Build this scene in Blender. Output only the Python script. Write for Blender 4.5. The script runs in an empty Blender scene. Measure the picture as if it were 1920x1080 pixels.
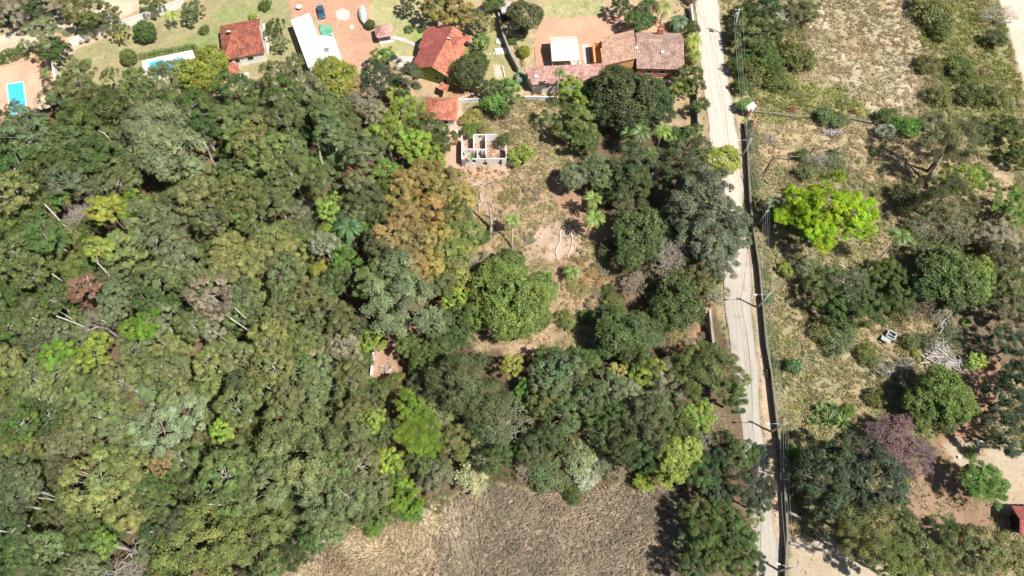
import bpy, math, random
import numpy as np
from mathutils import Vector

random.seed(7)
S = bpy.context.scene
COL = S.collection
# ------------------------------------------------------------------ camera, world, sun, exposure
TILT = math.radians(26.57); HCAM = 120.0; FPX = 1280.0
cam_d = bpy.data.cameras.new('camera'); cam = bpy.data.objects.new('camera', cam_d); COL.objects.link(cam)
cam.location = (0, 0, HCAM); cam.rotation_euler = (TILT, 0, 0)
cam_d.sensor_width = 36; cam_d.lens = 36 * FPX / 1920; cam_d.clip_start = .5; cam_d.clip_end = 5000
S.camera = cam
SUN_AZ = math.radians(119); SUN_EL = math.radians(57)
w = bpy.data.worlds.new('World'); S.world = w; w.use_nodes = True
nt = w.node_tree; bgn = nt.nodes['Background']
sky = nt.nodes.new('ShaderNodeTexSky'); sky.sky_type = 'NISHITA'; sky.sun_disc = False
sky.sun_elevation = SUN_EL; sky.sun_rotation = SUN_AZ
nt.links.new(sky.outputs[0], bgn.inputs[0]); bgn.inputs[1].default_value = .055
sd = bpy.data.lights.new('sun', 'SUN'); sd.energy = 5.0; sd.angle = math.radians(.5); sd.color = (1, .955, .88)
sun = bpy.data.objects.new('sun', sd); COL.objects.link(sun)
sdir = Vector((math.sin(SUN_AZ) * math.cos(SUN_EL), math.cos(SUN_AZ) * math.cos(SUN_EL), math.sin(SUN_EL)))
sun.rotation_euler = sdir.to_track_quat('Z', 'Y').to_euler(); sun.location = sdir * 200
S.view_settings.view_transform = 'Standard'; S.view_settings.look = 'None'
S.view_settings.gamma = 1; S.view_settings.exposure = .62; S.view_settings.use_curve_mapping = False
S.cycles.max_bounces = 6; S.cycles.diffuse_bounces = 3; S.cycles.transmission_bounces = 4

# ------------------------------------------------------------------ helpers
CT, ST = math.cos(TILT), math.sin(TILT)
def P(u, v, z=0.0):
    a = (u - 960) / FPX; b = (v - 540) / FPX
    dx, dy, dz = a, ST - b * CT, -CT - b * ST
    t = (HCAM - z) / -dz
    return Vector((dx * t, dy * t, z))
def px_m(u, v, z=0.0):
    p = P(u, v, z); return FPX / (p.y * ST + (HCAM - z) * CT)
def project(x, y, z=0.0):
    d = y * ST + (HCAM - z) * CT
    up = y * CT + (z - HCAM) * ST
    return 960 + FPX * x / d, 540 - FPX * up / d

def mesh_np(name, V, F, mat=None, attrs=None, smooth=False, colors=None):
    V = np.asarray(V, dtype=np.float32); F = np.asarray(F, dtype=np.int32)
    me = bpy.data.meshes.new(name); k = F.shape[1]
    me.vertices.add(len(V)); me.vertices.foreach_set('co', V.ravel())
    me.loops.add(F.size); me.loops.foreach_set('vertex_index', F.ravel())
    me.polygons.add(len(F)); me.polygons.foreach_set('loop_start', np.arange(0, F.size, k, dtype=np.int32))
    me.update(calc_edges=True)
    if attrs:
        for n, a in attrs.items():
            at = me.attributes.new(n, 'FLOAT', 'POINT'); at.data.foreach_set('value', np.asarray(a, dtype=np.float32))
    if colors is not None:
        c4 = np.ones((len(V), 4), dtype=np.float32); c4[:, :3] = colors
        at = me.color_attributes.new('col', 'FLOAT_COLOR', 'POINT'); at.data.foreach_set('color', c4.ravel())
    if smooth: me.polygons.foreach_set('use_smooth', np.ones(len(F), dtype=bool))
    if mat: me.materials.append(mat)
    return me
class MB:
    def __init__(s): s.v = []; s.f = []
    def poly(s, pts):
        n = len(s.v); s.v += [tuple(p) for p in pts]; s.f.append(tuple(range(n, n + len(pts))))
    def box(s, c, sz, rz=0.0, rx=0.0):
        n = len(s.v); ca, sa = math.cos(rz), math.sin(rz); cr, sr = math.cos(rx), math.sin(rx)
        for k in range(8):
            x = (k & 1 and .5 or -.5) * sz[0]; y = (k & 2 and .5 or -.5) * sz[1]; z = (k & 4 and .5 or -.5) * sz[2]
            y, z = y * cr - z * sr, y * sr + z * cr
            s.v.append((c[0] + x * ca - y * sa, c[1] + x * sa + y * ca, c[2] + z))
        for q in ((0, 2, 3, 1), (4, 5, 7, 6), (0, 1, 5, 4), (2, 6, 7, 3), (0, 4, 6, 2), (1, 3, 7, 5)): s.f.append(tuple(n + i for i in q))
    def prism(s, pts, z0, z1):
        n = len(s.v); m = len(pts)
        for p in pts: s.v.append((p[0], p[1], z0))
        for p in pts: s.v.append((p[0], p[1], z1))
        s.f.append(tuple(n + i for i in range(m))[::-1]); s.f.append(tuple(n + m + i for i in range(m)))
        for i in range(m): s.f.append((n + i, n + (i + 1) % m, n + m + (i + 1) % m, n + m + i))
    def slab(s, pts3, th):
        n = len(s.v); m = len(pts3)
        for p in pts3: s.v.append(tuple(p))
        for p in pts3: s.v.append((p[0], p[1], p[2] - th))
        s.f.append(tuple(n + i for i in range(m))); s.f.append(tuple(n + m + i for i in range(m))[::-1])
        for i in range(m): s.f.append((n + i, n + m + i, n + m + (i + 1) % m, n + (i + 1) % m))
    def tube(s, pts, rad, n=6, cap=True):
        base = len(s.v); pts = [Vector(p) for p in pts]
        for i, p in enumerate(pts):
            d = (pts[min(i + 1, len(pts) - 1)] - pts[max(i - 1, 0)]).normalized()
            a = d.cross(Vector((0, 0, 1)))
            if a.length < .05: a = Vector((1, 0, 0))
            a.normalize(); b = d.cross(a)
            for k in range(n):
                t = 2 * math.pi * k / n; s.v.append(tuple(p + (a * math.cos(t) + b * math.sin(t)) * rad[i]))
        for i in range(len(pts) - 1):
            for k in range(n):
                s.f.append((base + i * n + k, base + i * n + (k + 1) % n, base + (i + 1) * n + (k + 1) % n, base + (i + 1) * n + k))
        if cap:
            s.f.append(tuple(base + (len(pts) - 1) * n + k for k in range(n))); s.f.append(tuple(base + k for k in range(n))[::-1])
    def mesh(s, name, mat, smooth=False):
        me = bpy.data.meshes.new(name); me.from_pydata(s.v, [], s.f); me.update()
        if mat: me.materials.append(mat)
        if smooth: me.polygons.foreach_set('use_smooth', [True] * len(me.polygons))
        return me
def link(name, data, parent=None, loc=None, color=None):
    o = bpy.data.objects.new(name, data); COL.objects.link(o)
    if parent: o.parent = parent
    if loc is not None: o.location = loc
    if color is not None: o.color = (*color, 1)
    return o
def tag(o, label, cat, group=None, kind=None):
    o['label'] = label; o['category'] = cat
    if group: o['group'] = group
    if kind: o['kind'] = kind
    return o
def empty(name, loc=(0, 0, 0), rz=0.0):
    o = bpy.data.objects.new(name, None); COL.objects.link(o); o.location = loc; o.rotation_euler = (0, 0, rz); o.empty_display_size = .5
    return o
def build(mb, name, mat, parent=None, smooth=False):
    me = mb.mesh(name, mat, smooth)
    o = link(name, me, parent)
    if parent is not None:   # geometry is given in world space; the empty sits at its base
        T = parent.location; r = -parent.rotation_euler.z
        if parent.parent is not None: T = parent.parent.location + T
        from mathutils import Matrix
        me.transform(Matrix.Rotation(r, 4, 'Z') @ Matrix.Translation(-Vector(T)))
    return o

# ---- noise
def vnoise(x, y, seed=0):
    rng = np.random.RandomState(seed); T = rng.rand(256, 256)
    xi = np.floor(x).astype(int); yi = np.floor(y).astype(int); fx = x - xi; fy = y - yi
    fx = fx * fx * (3 - 2 * fx); fy = fy * fy * (3 - 2 * fy)
    g = lambda a, b: T[a % 256, b % 256]
    return (g(xi, yi) * (1 - fx) + g(xi + 1, yi) * fx) * (1 - fy) + (g(xi, yi + 1) * (1 - fx) + g(xi + 1, yi + 1) * fx) * fy
def fbm(x, y, seed=0, o=4):
    s = 0; a = .5; t = 0
    for k in range(o): s = s + a * vnoise(x * 2 ** k, y * 2 ** k, seed + k); t += a; a *= .55
    return s / t

# ------------------------------------------------------------------ materials
def new_mat(name):
    m = bpy.data.materials.new(name); m.use_nodes = True; n = m.node_tree.nodes; l = m.node_tree.links
    return m, n, l, n['Principled BSDF']
def simple_mat(name, col, rough=.8, noise=.15, scale=3.0, spec=.3, metallic=0.0, bump=.0, stain=None, sscale=.8, samt=.5):
    m, n, l, b = new_mat(name)
    tc = n.new('ShaderNodeTexCoord'); nz = n.new('ShaderNodeTexNoise'); nz.inputs['Scale'].default_value = scale; nz.inputs['Detail'].default_value = 6
    l.new(tc.outputs['Object'], nz.inputs['Vector'])
    mx = n.new('ShaderNodeMix'); mx.data_type = 'RGBA'
    mx.inputs['A'].default_value = (*[c * (1 - noise) for c in col], 1); mx.inputs['B'].default_value = (*[min(1, c * (1 + noise)) for c in col], 1)
    l.new(nz.outputs['Fac'], mx.inputs['Factor']); out = mx.outputs['Result']
    if stain:
        n2 = n.new('ShaderNodeTexNoise'); n2.inputs['Scale'].default_value = sscale; n2.inputs['Detail'].default_value = 8; n2.inputs['Roughness'].default_value = .7
        l.new(tc.outputs['Object'], n2.inputs['Vector'])
        rp = n.new('ShaderNodeValToRGB'); rp.color_ramp.elements[0].position = .5 - .1; rp.color_ramp.elements[1].position = .5 + .16
        l.new(n2.outputs['Fac'], rp.inputs['Fac'])
        ml = n.new('ShaderNodeMath'); ml.operation = 'MULTIPLY'; ml.inputs[1].default_value = samt; l.new(rp.outputs['Color'], ml.inputs[0])
        m2 = n.new('ShaderNodeMix'); m2.data_type = 'RGBA'; l.new(out, m2.inputs['A']); m2.inputs['B'].default_value = (*stain, 1); l.new(ml.outputs[0], m2.inputs['Factor']); out = m2.outputs['Result']
    l.new(out, b.inputs['Base Color'])
    b.inputs['Roughness'].default_value = rough; b.inputs['Specular IOR Level'].default_value = spec; b.inputs['Metallic'].default_value = metallic
    if bump:
        bp = n.new('ShaderNodeBump'); bp.inputs['Strength'].default_value = bump; l.new(nz.outputs['Fac'], bp.inputs['Height']); l.new(bp.outputs[0], b.inputs['Normal'])
    return m
def leaf_mat(name, rough=.55, spec=.25, trans=.28, use_col=False):
    m, n, l, b = new_mat(name)
    if use_col:
        src = n.new('ShaderNodeAttribute'); src.attribute_name = 'col'; cout = src.outputs['Color']
    else:
        src = n.new('ShaderNodeObjectInfo'); cout = src.outputs['Color']
    at = n.new('ShaderNodeAttribute'); at.attribute_name = 'var'
    mul = n.new('ShaderNodeVectorMath'); mul.operation = 'SCALE'; l.new(cout, mul.inputs[0]); l.new(at.outputs['Fac'], mul.inputs['Scale'])
    at2 = n.new('ShaderNodeAttribute'); at2.attribute_name = 'hue'
    hs = n.new('ShaderNodeHueSaturation'); l.new(mul.outputs[0], hs.inputs['Color']); l.new(at2.outputs['Fac'], hs.inputs['Hue'])
    l.new(hs.outputs[0], b.inputs['Base Color']); b.inputs['Roughness'].default_value = rough; b.inputs['Specular IOR Level'].default_value = spec
    tr = n.new('ShaderNodeBsdfTranslucent')
    g = n.new('ShaderNodeVectorMath'); g.operation = 'MULTIPLY'; g.inputs[1].default_value = (1.1, 1.04, .85) if use_col else (1.25, 1.3, .7); l.new(hs.outputs[0], g.inputs[0]); l.new(g.outputs[0], tr.inputs['Color'])
    mx = n.new('ShaderNodeMixShader'); mx.inputs[0].default_value = trans
    l.new(b.outputs[0], mx.inputs[1]); l.new(tr.outputs[0], mx.inputs[2]); l.new(mx.outputs[0], n['Material Output'].inputs['Surface'])
    return m
M_LEAF = leaf_mat('foliage'); M_GLOSSY = leaf_mat('glossy_foliage', .42, .4, .2)
M_GRASS = leaf_mat('grass_blades', .8, .1, .3, True)
def bark_mat():
    m, n, l, b = new_mat('bark')
    oi = n.new('ShaderNodeObjectInfo'); tc = n.new('ShaderNodeTexCoord'); nz = n.new('ShaderNodeTexNoise'); nz.inputs['Scale'].default_value = 4; nz.inputs['Detail'].default_value = 5
    l.new(tc.outputs['Object'], nz.inputs['Vector']); mr = n.new('ShaderNodeMapRange'); mr.inputs['To Min'].default_value = .55; mr.inputs['To Max'].default_value = 1.35
    l.new(nz.outputs['Fac'], mr.inputs['Value']); mul = n.new('ShaderNodeVectorMath'); mul.operation = 'SCALE'
    l.new(oi.outputs['Color'], mul.inputs[0]); l.new(mr.outputs[0], mul.inputs['Scale']); l.new(mul.outputs[0], b.inputs['Base Color']); b.inputs['Roughness'].default_value = .85; b.inputs['Specular IOR Level'].default_value = .15
    return m
M_BARK = bark_mat()
def tile_mat(name, a, c, dark, lich=(.5, .42, .36), lichamt=.2, darkamt=.5):
    m, n, l, b = new_mat(name)
    at = n.new('ShaderNodeAttribute'); at.attribute_name = 'var'
    mx = n.new('ShaderNodeMix'); mx.data_type = 'RGBA'; mx.inputs['A'].default_value = (*a, 1); mx.inputs['B'].default_value = (*c, 1); l.new(at.outputs['Fac'], mx.inputs['Factor'])
    tc = n.new('ShaderNodeTexCoord'); out = mx.outputs['Result']
    for sc, colr, amt, lo, seed in ((.55, dark, darkamt, .44, 0), (1.6, lich, lichamt, .56, 9)):
        nz = n.new('ShaderNodeTexNoise'); nz.inputs['Scale'].default_value = sc; nz.inputs['Detail'].default_value = 9; nz.inputs['Roughness'].default_value = .72
        mp = n.new('ShaderNodeMapping'); mp.inputs['Location'].default_value = (seed, seed, 0); l.new(tc.outputs['Object'], mp.inputs['Vector']); l.new(mp.outputs[0], nz.inputs['Vector'])
        rp = n.new('ShaderNodeMapRange'); rp.inputs['From Min'].default_value = lo; rp.inputs['From Max'].default_value = lo + .16; rp.inputs['To Max'].default_value = amt; l.new(nz.outputs['Fac'], rp.inputs['Value'])
        m2 = n.new('ShaderNodeMix'); m2.data_type = 'RGBA'; l.new(out, m2.inputs['A']); m2.inputs['B'].default_value = (*colr, 1); l.new(rp.outputs[0], m2.inputs['Factor']); out = m2.outputs['Result']
    l.new(out, b.inputs['Base Color']); b.inputs['Roughness'].default_value = .85; b.inputs['Specular IOR Level'].default_value = .2
    return m
M_TILE_RED = tile_mat('red_roof_tiles', (.27, .08, .05), (.42, .155, .095), (.09, .04, .035), darkamt=.7)
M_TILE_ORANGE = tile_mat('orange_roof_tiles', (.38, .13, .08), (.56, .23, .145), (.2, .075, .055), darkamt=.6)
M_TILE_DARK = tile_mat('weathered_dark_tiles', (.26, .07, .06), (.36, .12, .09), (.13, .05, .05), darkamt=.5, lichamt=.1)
M_TILE_GREY = tile_mat('weathered_grey_tiles', (.29, .19, .155), (.46, .32, .26), (.15, .095, .08), lich=(.62, .52, .47), lichamt=.5, darkamt=.6)
M_TILE_TAN = tile_mat('tan_roof_tiles', (.42, .25, .17), (.62, .41, .30), (.24, .13, .10), lich=(.62, .49, .38), lichamt=.35, darkamt=.4)
M_TILE_PINK = tile_mat('lichened_pink_tiles', (.38, .2, .17), (.6, .38, .32), (.2, .1, .09), lich=(.68, .55, .5), lichamt=.6, darkamt=.6)
M_WHITE = simple_mat('white_paint', (.72, .71, .68), stain=(.4, .37, .33), samt=.35, sscale=.7)
M_OLDWHITE = simple_mat('stained_whitewash', (.72, .7, .67), stain=(.25, .23, .21), samt=.55, sscale=.6)
M_ROOFWHITE = simple_mat('white_metal_roof', (.62, .63, .64), rough=.45, noise=.05, stain=(.45, .45, .43), samt=.45)
M_CONC = simple_mat('concrete', (.34, .32, .29), stain=(.12, .11, .1), samt=.6, sscale=.6)
M_LCONC = simple_mat('pale_concrete', (.5, .47, .43), stain=(.3, .27, .24), samt=.5)
M_GREEN = simple_mat('green_wall_paint', (.2, .3, .06), noise=.1)
M_GREENF = simple_mat('green_floor_paint', (.03, .3, .17), noise=.2, stain=(.5, .45, .4), samt=.5, sscale=.5)
M_OCHRE = simple_mat('ochre_wall_paint', (.6, .32, .14))
M_BRICK = simple_mat('red_brick', (.4, .17, .11), noise=.3, scale=8)
M_DARK = simple_mat('dark_opening', (.03, .028, .026), noise=.1)
M_GLASS = simple_mat('window_glass', (.03, .04, .05), rough=.1, spec=.6, noise=.05)
M_METAL = simple_mat('grey_metal', (.4, .41, .42), rough=.45, metallic=.6, noise=.05)
M_WATER = simple_mat('pool_water', (.06, .47, .6), rough=.05, spec=.5, noise=.25, scale=1.6, bump=.15)
M_DECK = simple_mat('pale_stone_paving', (.72, .66, .58), stain=(.5, .4, .33), samt=.4)
M_WIRE = simple_mat('wire', (.42, .42, .42), rough=.5)
M_WOOD = simple_mat('weathered_wood', (.42, .37, .32), noise=.3, scale=6)
M_TERRA = simple_mat('terracotta_paving', (.55, .3, .2), stain=(.4, .2, .14), samt=.5)
M_CARBLUE = simple_mat('blue_car_paint', (.03, .1, .17), rough=.22, spec=.6, noise=.03)
M_TYRE = simple_mat('rubber', (.02, .02, .02))
M_SHED = simple_mat('pale_fibre_sheet', (.66, .57, .48), noise=.1, stain=(.5, .42, .36), samt=.4)
M_TARP = simple_mat('white_tarpaulin', (.62, .62, .6), stain=(.2, .2, .19), samt=.6, sscale=1.6)
M_THATCH = simple_mat('dry_thatch', (.5, .4, .28), noise=.4, scale=9, stain=(.25, .2, .15), samt=.5)
M_STONE = simple_mat('pale_stone', (.5, .47, .44), stain=(.4, .36, .32), samt=.4, sscale=2)

# ------------------------------------------------------------------ ground zones (in photo pixels of the bare ground)
def inpoly(u, v, poly):
    r = np.zeros(u.shape, bool); n = len(poly)
    for i in range(n):
        x0, y0 = poly[i]; x1, y1 = poly[(i + 1) % n]
        if y0 == y1: continue
        c = ((y0 > v) != (y1 > v)) & (u < (x1 - x0) * (v - y0) / (y1 - y0) + x0)
        r ^= c
    return r
ROAD_L = [(1285, -160), (1294, -60), (1302, 0), (1313, 110), (1324, 200), (1336, 290), (1347, 400), (1354, 500), (1361, 600), (1375, 700), (1391, 800), (1402, 900), (1412, 1000), (1420, 1090), (1434, 1250)]
ROAD_R = [(1330, -160), (1338, -60), (1345, 0), (1358, 110), (1374, 200), (1386, 290), (1396, 400), (1406, 500), (1413, 600), (1421, 700), (1430, 800), (1440, 900), (1452, 1000), (1464, 1090), (1480, 1250)]
WALL_TOP = [(1399, 228), (1407, 370), (1412, 420), (1424, 498), (1431, 573), (1438, 647), (1447, 700), (1455, 770), (1464, 841), (1470, 900), (1475, 953), (1477, 1006), (1474, 1060), (1472, 1130)]
SHOULDER = [(x + 2, y) for x, y in ROAD_R if 180 < y] + [(x - 4, y + 10) for x, y in WALL_TOP][::-1]
# name, polygon, colour A, colour B, noise scale, blade density per m2, blade palette key, px wobble
Z = [
 ('far_side', [(1365, -200), (1386, 290), (1430, 600), (1470, 1200), (2600, 1400), (2600, -300)], (.27, .24, .14), (.165, .16, .08), 22, 'mix', 4),
 ('hill_dry', [(1530, -60), (1700, -60), (1760, 60), (1790, 130), (1720, 190), (1640, 235), (1560, 215), (1500, 120)], (.46, .39, .28), (.27, .235, .13), 20, 'dry', 40),
 ('dry_band', [(1425, 230), (1600, 215), (1760, 250), (1900, 320), (1905, 420), (1820, 440), (1760, 360), (1640, 340), (1560, 320), (1430, 310)], (.38, .30, .18), (.25, .21, .11), 18, 'dry', 22),
 ('olive_band', [(1425, 130), (1520, 150), (1620, 190), (1640, 225), (1420, 222)], (.27, .25, .10), (.17, .18, .065), 24, 'green', 20),
 ('right_top', [(1730, -40), (1870, -40), (1900, 120), (1920, 330), (1760, 230), (1740, 130)], (.19, .195, .08), (.30, .27, .15), 26, 'green', 35),
 ('right_mid', [(1430, 560), (1560, 600), (1640, 620), (1660, 700), (1640, 780), (1560, 830), (1450, 780)], (.32, .28, .17), (.22, .21, .10), 22, 'mix', 16),
 ('soil_brown', [(1790, 600), (1850, 540), (1930, 520), (1960, 620), (1900, 700), (1880, 800), (1830, 830), (1810, 700)], (.14, .105, .075), (.21, .15, .105), 3, 'dry', 12),
 ('soil_track', [(1830, 680), (1880, 660), (1870, 760), (1850, 800), (1790, 850), (1770, 880), (1700, 920), (1720, 860), (1780, 800), (1840, 760)], (.40, .24, .15), (.28, .17, .11), .6, 'dry', 8),
 ('orange_soil', [(1705, 860), (1770, 835), (1830, 880), (1880, 930), (1900, 1010), (1830, 1040), (1720, 1030), (1700, 960)], (.30, .195, .13), (.22, .15, .10), 4, 'mix', 14),
 ('sand_yard', [(1768, 835), (1800, 820), (1850, 840), (1960, 845), (1960, 960), (1890, 960), (1840, 900), (1800, 880)], (.42, .345, .25), (.34, .26, .18), .4, 'dry', 5),
 ('yard_bottom', [(1480, 1010), (1560, 1010), (1620, 1040), (1700, 1080), (1960, 1090), (1960, 1300), (1480, 1300)], (.46, .40, .31), (.38, .31, .22), .5, 'dry', 8),
 ('forest_floor', [(-400, 165), (95, 200), (150, 165), (300, 160), (480, 165), (640, 140), (760, 150), (820, 240), (850, 320), (900, 330), (885, 640), (940, 660), (1110, 665), (1150, 580), (1120, 430), (1060, 330), (1130, 240), (1300, 240), (1340, 560), (1400, 760), (1420, 1150), (1260, 1150), (1260, 930), (1190, 900), (1060, 925), (900, 900), (820, 945), (680, 985), (545, 1005), (500, 1150), (-400, 1150)], (.10, .072, .045), (.16, .11, .07), 2, 'litter', 8),
 ('top_strip', [(-400, -200), (1290, -200), (1290, 30), (1290, 60), (990, 200), (820, 180), (-400, 180)], (.34, .29, .17), (.44, .30, .19), 3, 'short', 3),
 ('top_left_scrub', [(-400, -200), (200, -200), (200, 5), (60, 44), (-400, 60)], (.22, .18, .13), (.32, .26, .18), 4, 'dry', 6),
 ('dirt_road', [(-300, 165), (0, 102), (52, 88), (120, 62), (200, 45), (235, 30), (262, 14), (300, -60), (190, -60), (190, 0), (125, 32), (60, 48), (0, 68), (-300, 120)], (.60, .48, .36), (.48, .37, .26), 0, 'dry', 3),
 ('pink_terrace', [(-300, 190), (0, 126), (60, 112), (105, 118), (100, 165), (92, 200), (60, 215), (40, 235), (-300, 330)], (.60, .37, .26), (.53, .32, .22), 0, 'dry', 2),
 ('lawn', [(108, 160), (110, 100), (140, 82), (240, 44), (345, 8), (400, -60), (545, -60), (546, 40), (577, 140), (480, 165), (300, 172), (250, 182), (150, 180)], (.27, .25, .13), (.31, .28, .15), 5, 'short', 2),
 ('lawn_green', [(330, 75), (380, 60), (410, 50), (412, 105), (372, 112), (330, 90)], (.19, .24, .09), (.26, .27, .12), 6, 'short', 10),
 ('lawn_green', [(400, 20), (500, 0), (520, 20), (490, 32), (410, 45)], (.2, .25, .09), (.29, .28, .13), 6, 'short', 10),
 ('lawn_bare', [(112, 96), (200, 60), (210, 66), (150, 90), (118, 112)], (.45, .33, .23), (.5, .4, .3), 1, 'short', 5),
 ('orange_yard', [(540, -60), (690, -60), (695, 50), (706, 84), (700, 115), (660, 128), (636, 120), (625, 70), (605, 40), (582, 26), (545, 35)], (.50, .285, .19), (.41, .24, .165), .8, 'dry', 2),
 ('lawn_two', [(688, -60), (760, -60), (806, 40), (806, 60), (770, 110), (735, 100), (706, 84), (696, 50)], (.42, .37, .2), (.33, .32, .15), 4, 'short', 3),
 ('lawn_two_green', [(740, 60), (800, 50), (780, 90), (755, 84)], (.24, .31, .1), (.33, .34, .14), 6, 'short', 7),
 ('lawn_strip', [(706, 84), (770, 105), (766, 108), (715, 108)], (.3, .33, .14), (.38, .36, .18), 6, 'short', 3),
 ('garden', [(845, 95), (880, 85), (900, 50), (935, 30), (985, 130), (985, 165), (930, 185), (850, 190), (830, 175)], (.38, .30, .17), (.27, .27, .12), 5, 'short', 6),
 ('garden_soil', [(845, 160), (910, 165), (960, 170), (905, 186), (845, 182)], (.40, .22, .15), (.3, .17, .11), 1, 'litter', 4),
 ('path_paved', [(925, 122), (935, 120), (943, 143), (930, 146)], (.5, .34, .27), (.6, .45, .37), 0, 'dry', 1),
 ('pink_yard', [(1003, 62), (1016, 34), (1130, 28), (1180, 27), (1215, 30), (1292, 60), (1200, 72), (1128, 72), (1110, 84), (1088, 117), (1028, 120), (1005, 100)], (.55, .33, .22), (.47, .28, .19), 0, 'dry', 3),
 ('green_strip', [(1018, 4), (1132, -4), (1130, 28), (1060, 33), (1020, 33)], (.24, .29, .10), (.38, .34, .18), 6, 'short', 3),
 ('olive_lawn', [(965, 62), (1004, 58), (1008, 125), (985, 128), (968, 90)], (.33, .3, .15), (.42, .3, .2), 6, 'short', 4),
 ('clearing', [(800, 215), (900, 192), (990, 185), (1060, 190), (1080, 260), (1085, 330), (1150, 420), (1150, 560), (1112, 662), (1000, 664), (930, 658), (872, 645), (872, 470), (870, 300)], (.35, .25, .16), (.22, .185, .10), 17, 'mix', 14),
 ('clearing_green', [(960, 195), (1060, 195), (1085, 250), (1070, 310), (1020, 320), (985, 270)], (.26, .23, .12), (.34, .26, .15), 15, 'mix', 16),
 ('clearing_red', [(1030, 310), (1085, 330), (1140, 400), (1140, 440), (1090, 430), (1040, 380)], (.38, .23, .15), (.28, .18, .12), 2, 'litter', 8),
 ('clearing_bare', [(895, 335), (960, 330), (970, 400), (940, 420), (895, 390)], (.46, .31, .21), (.34, .245, .155), 5, 'mix', 16),
 ('bright_patch', [(1015, 430), (1045, 410), (1085, 430), (1085, 480), (1040, 490), (1010, 485), (985, 500), (975, 480), (1000, 460)], (.47, .34, .26), (.35, .255, .18), 4, 'mix', 16),
 ('dry_leaf_patch', [(1030, 495), (1100, 480), (1150, 520), (1160, 580), (1110, 590), (1050, 560)], (.37, .25, .16), (.27, .19, .12), 16, 'tan', 12),
 ('mango_surround', [(875, 610), (1000, 560), (1050, 520), (1075, 560), (1040, 640), (960, 665), (880, 650)], (.42, .285, .195), (.29, .215, .13), 7, 'mix', 18),
 ('ruin_yard', [(832, 185), (868, 185), (872, 240), (880, 300), (960, 305), (960, 335), (880, 345), (835, 320)], (.52, .36, .27), (.42, .27, .19), .6, 'dry', 8),
 ('small_clearing', [(700, 655), (745, 600), (790, 612), (760, 640), (745, 660), (748, 712), (696, 712)], (.45, .28, .2), (.33, .21, .14), 1, 'litter', 6),
 ('roadside_soil', [(1240, 620), (1290, 570), (1336, 560), (1340, 650), (1250, 660)], (.28, .185, .12), (.34, .18, .11), 5, 'tan', 6),
 ('roadside_scrub', [(1270, 140), (1312, 140), (1330, 240), (1250, 236), (1240, 215)], (.40, .29, .18), (.3, .24, .14), 7, 'tan', 6),
 ('field_straw', [(500, 1160), (535, 1010), (600, 995), (680, 980), (830, 935), (850, 1160)], (.47, .37, .25), (.27, .215, .14), 26, 'straw', 26),
 ('field_brown', [(822, 1160), (826, 990), (850, 940), (900, 903), (1060, 925), (1200, 898), (1275, 935), (1300, 1160)], (.325, .26, .195), (.2, .158, .118), 26, 'brown', 34),
 ('shoulder', SHOULDER, (.50, .36, .26), (.40, .30, .21), .3, 'dry', 2),
 ('road_verge', [(1345, -160), (1358, 0), (1366, 110), (1388, 230), (1420, 230), (1385, 100), (1370, 0), (1368, -160)], (.44, .38, .2), (.32, .3, .13), 10, 'green', 3),
 ('far_road', [(1868, -60), (1872, 0), (1905, 110), (1920, 160), (2100, 500), (2300, 500), (2100, -60)], (.60, .49, .40), (.54, .43, .34), 0, 'dry', 3),
]
BLADES = {  # list of colours (albedo), length range, width
 'dry': [(.55, .45, .30), (.42, .34, .2), (.32, .27, .13), (.62, .52, .38)],
 'mix': [(.5, .42, .25), (.34, .32, .14), (.22, .25, .08), (.42, .33, .2), (.56, .48, .3)],
 'green': [(.26, .29, .08), (.36, .36, .13), (.17, .22, .06), (.46, .41, .2)],
 'short': [(.28, .3, .12), (.4, .37, .2), (.22, .25, .09)],
 'litter': [(.2, .13, .08), (.3, .2, .12), (.12, .12, .05), (.38, .28, .18)],
 'tan': [(.55, .37, .2), (.42, .27, .15), (.6, .45, .28), (.3, .27, .13)],
 'straw': [(.30, .24, .16), (.60, .48, .31), (.48, .38, .25), (.66, .53, .36), (.38, .33, .19), (.70, .58, .41)],
 'brown': [(.45, .37, .275), (.325, .26, .195), (.55, .455, .32), (.245, .2, .15), (.39, .31, .235), (.32, .3, .2)],
}
def zone_eval(x, y):
    u, v = project(x, y)
    wu = (fbm(x * .35, y * .35, 3) - .5) * 2; wv = (fbm(x * .35 + 50, y * .35, 5) - .5) * 2
    zi = np.full(x.shape, -1, int)
    for i, z in enumerate(Z):
        k = z[6] * 1.3
        zi[inpoly(u + wu * k, v + wv * k * .8, z[1])] = i
    return zi, u, v

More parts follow.
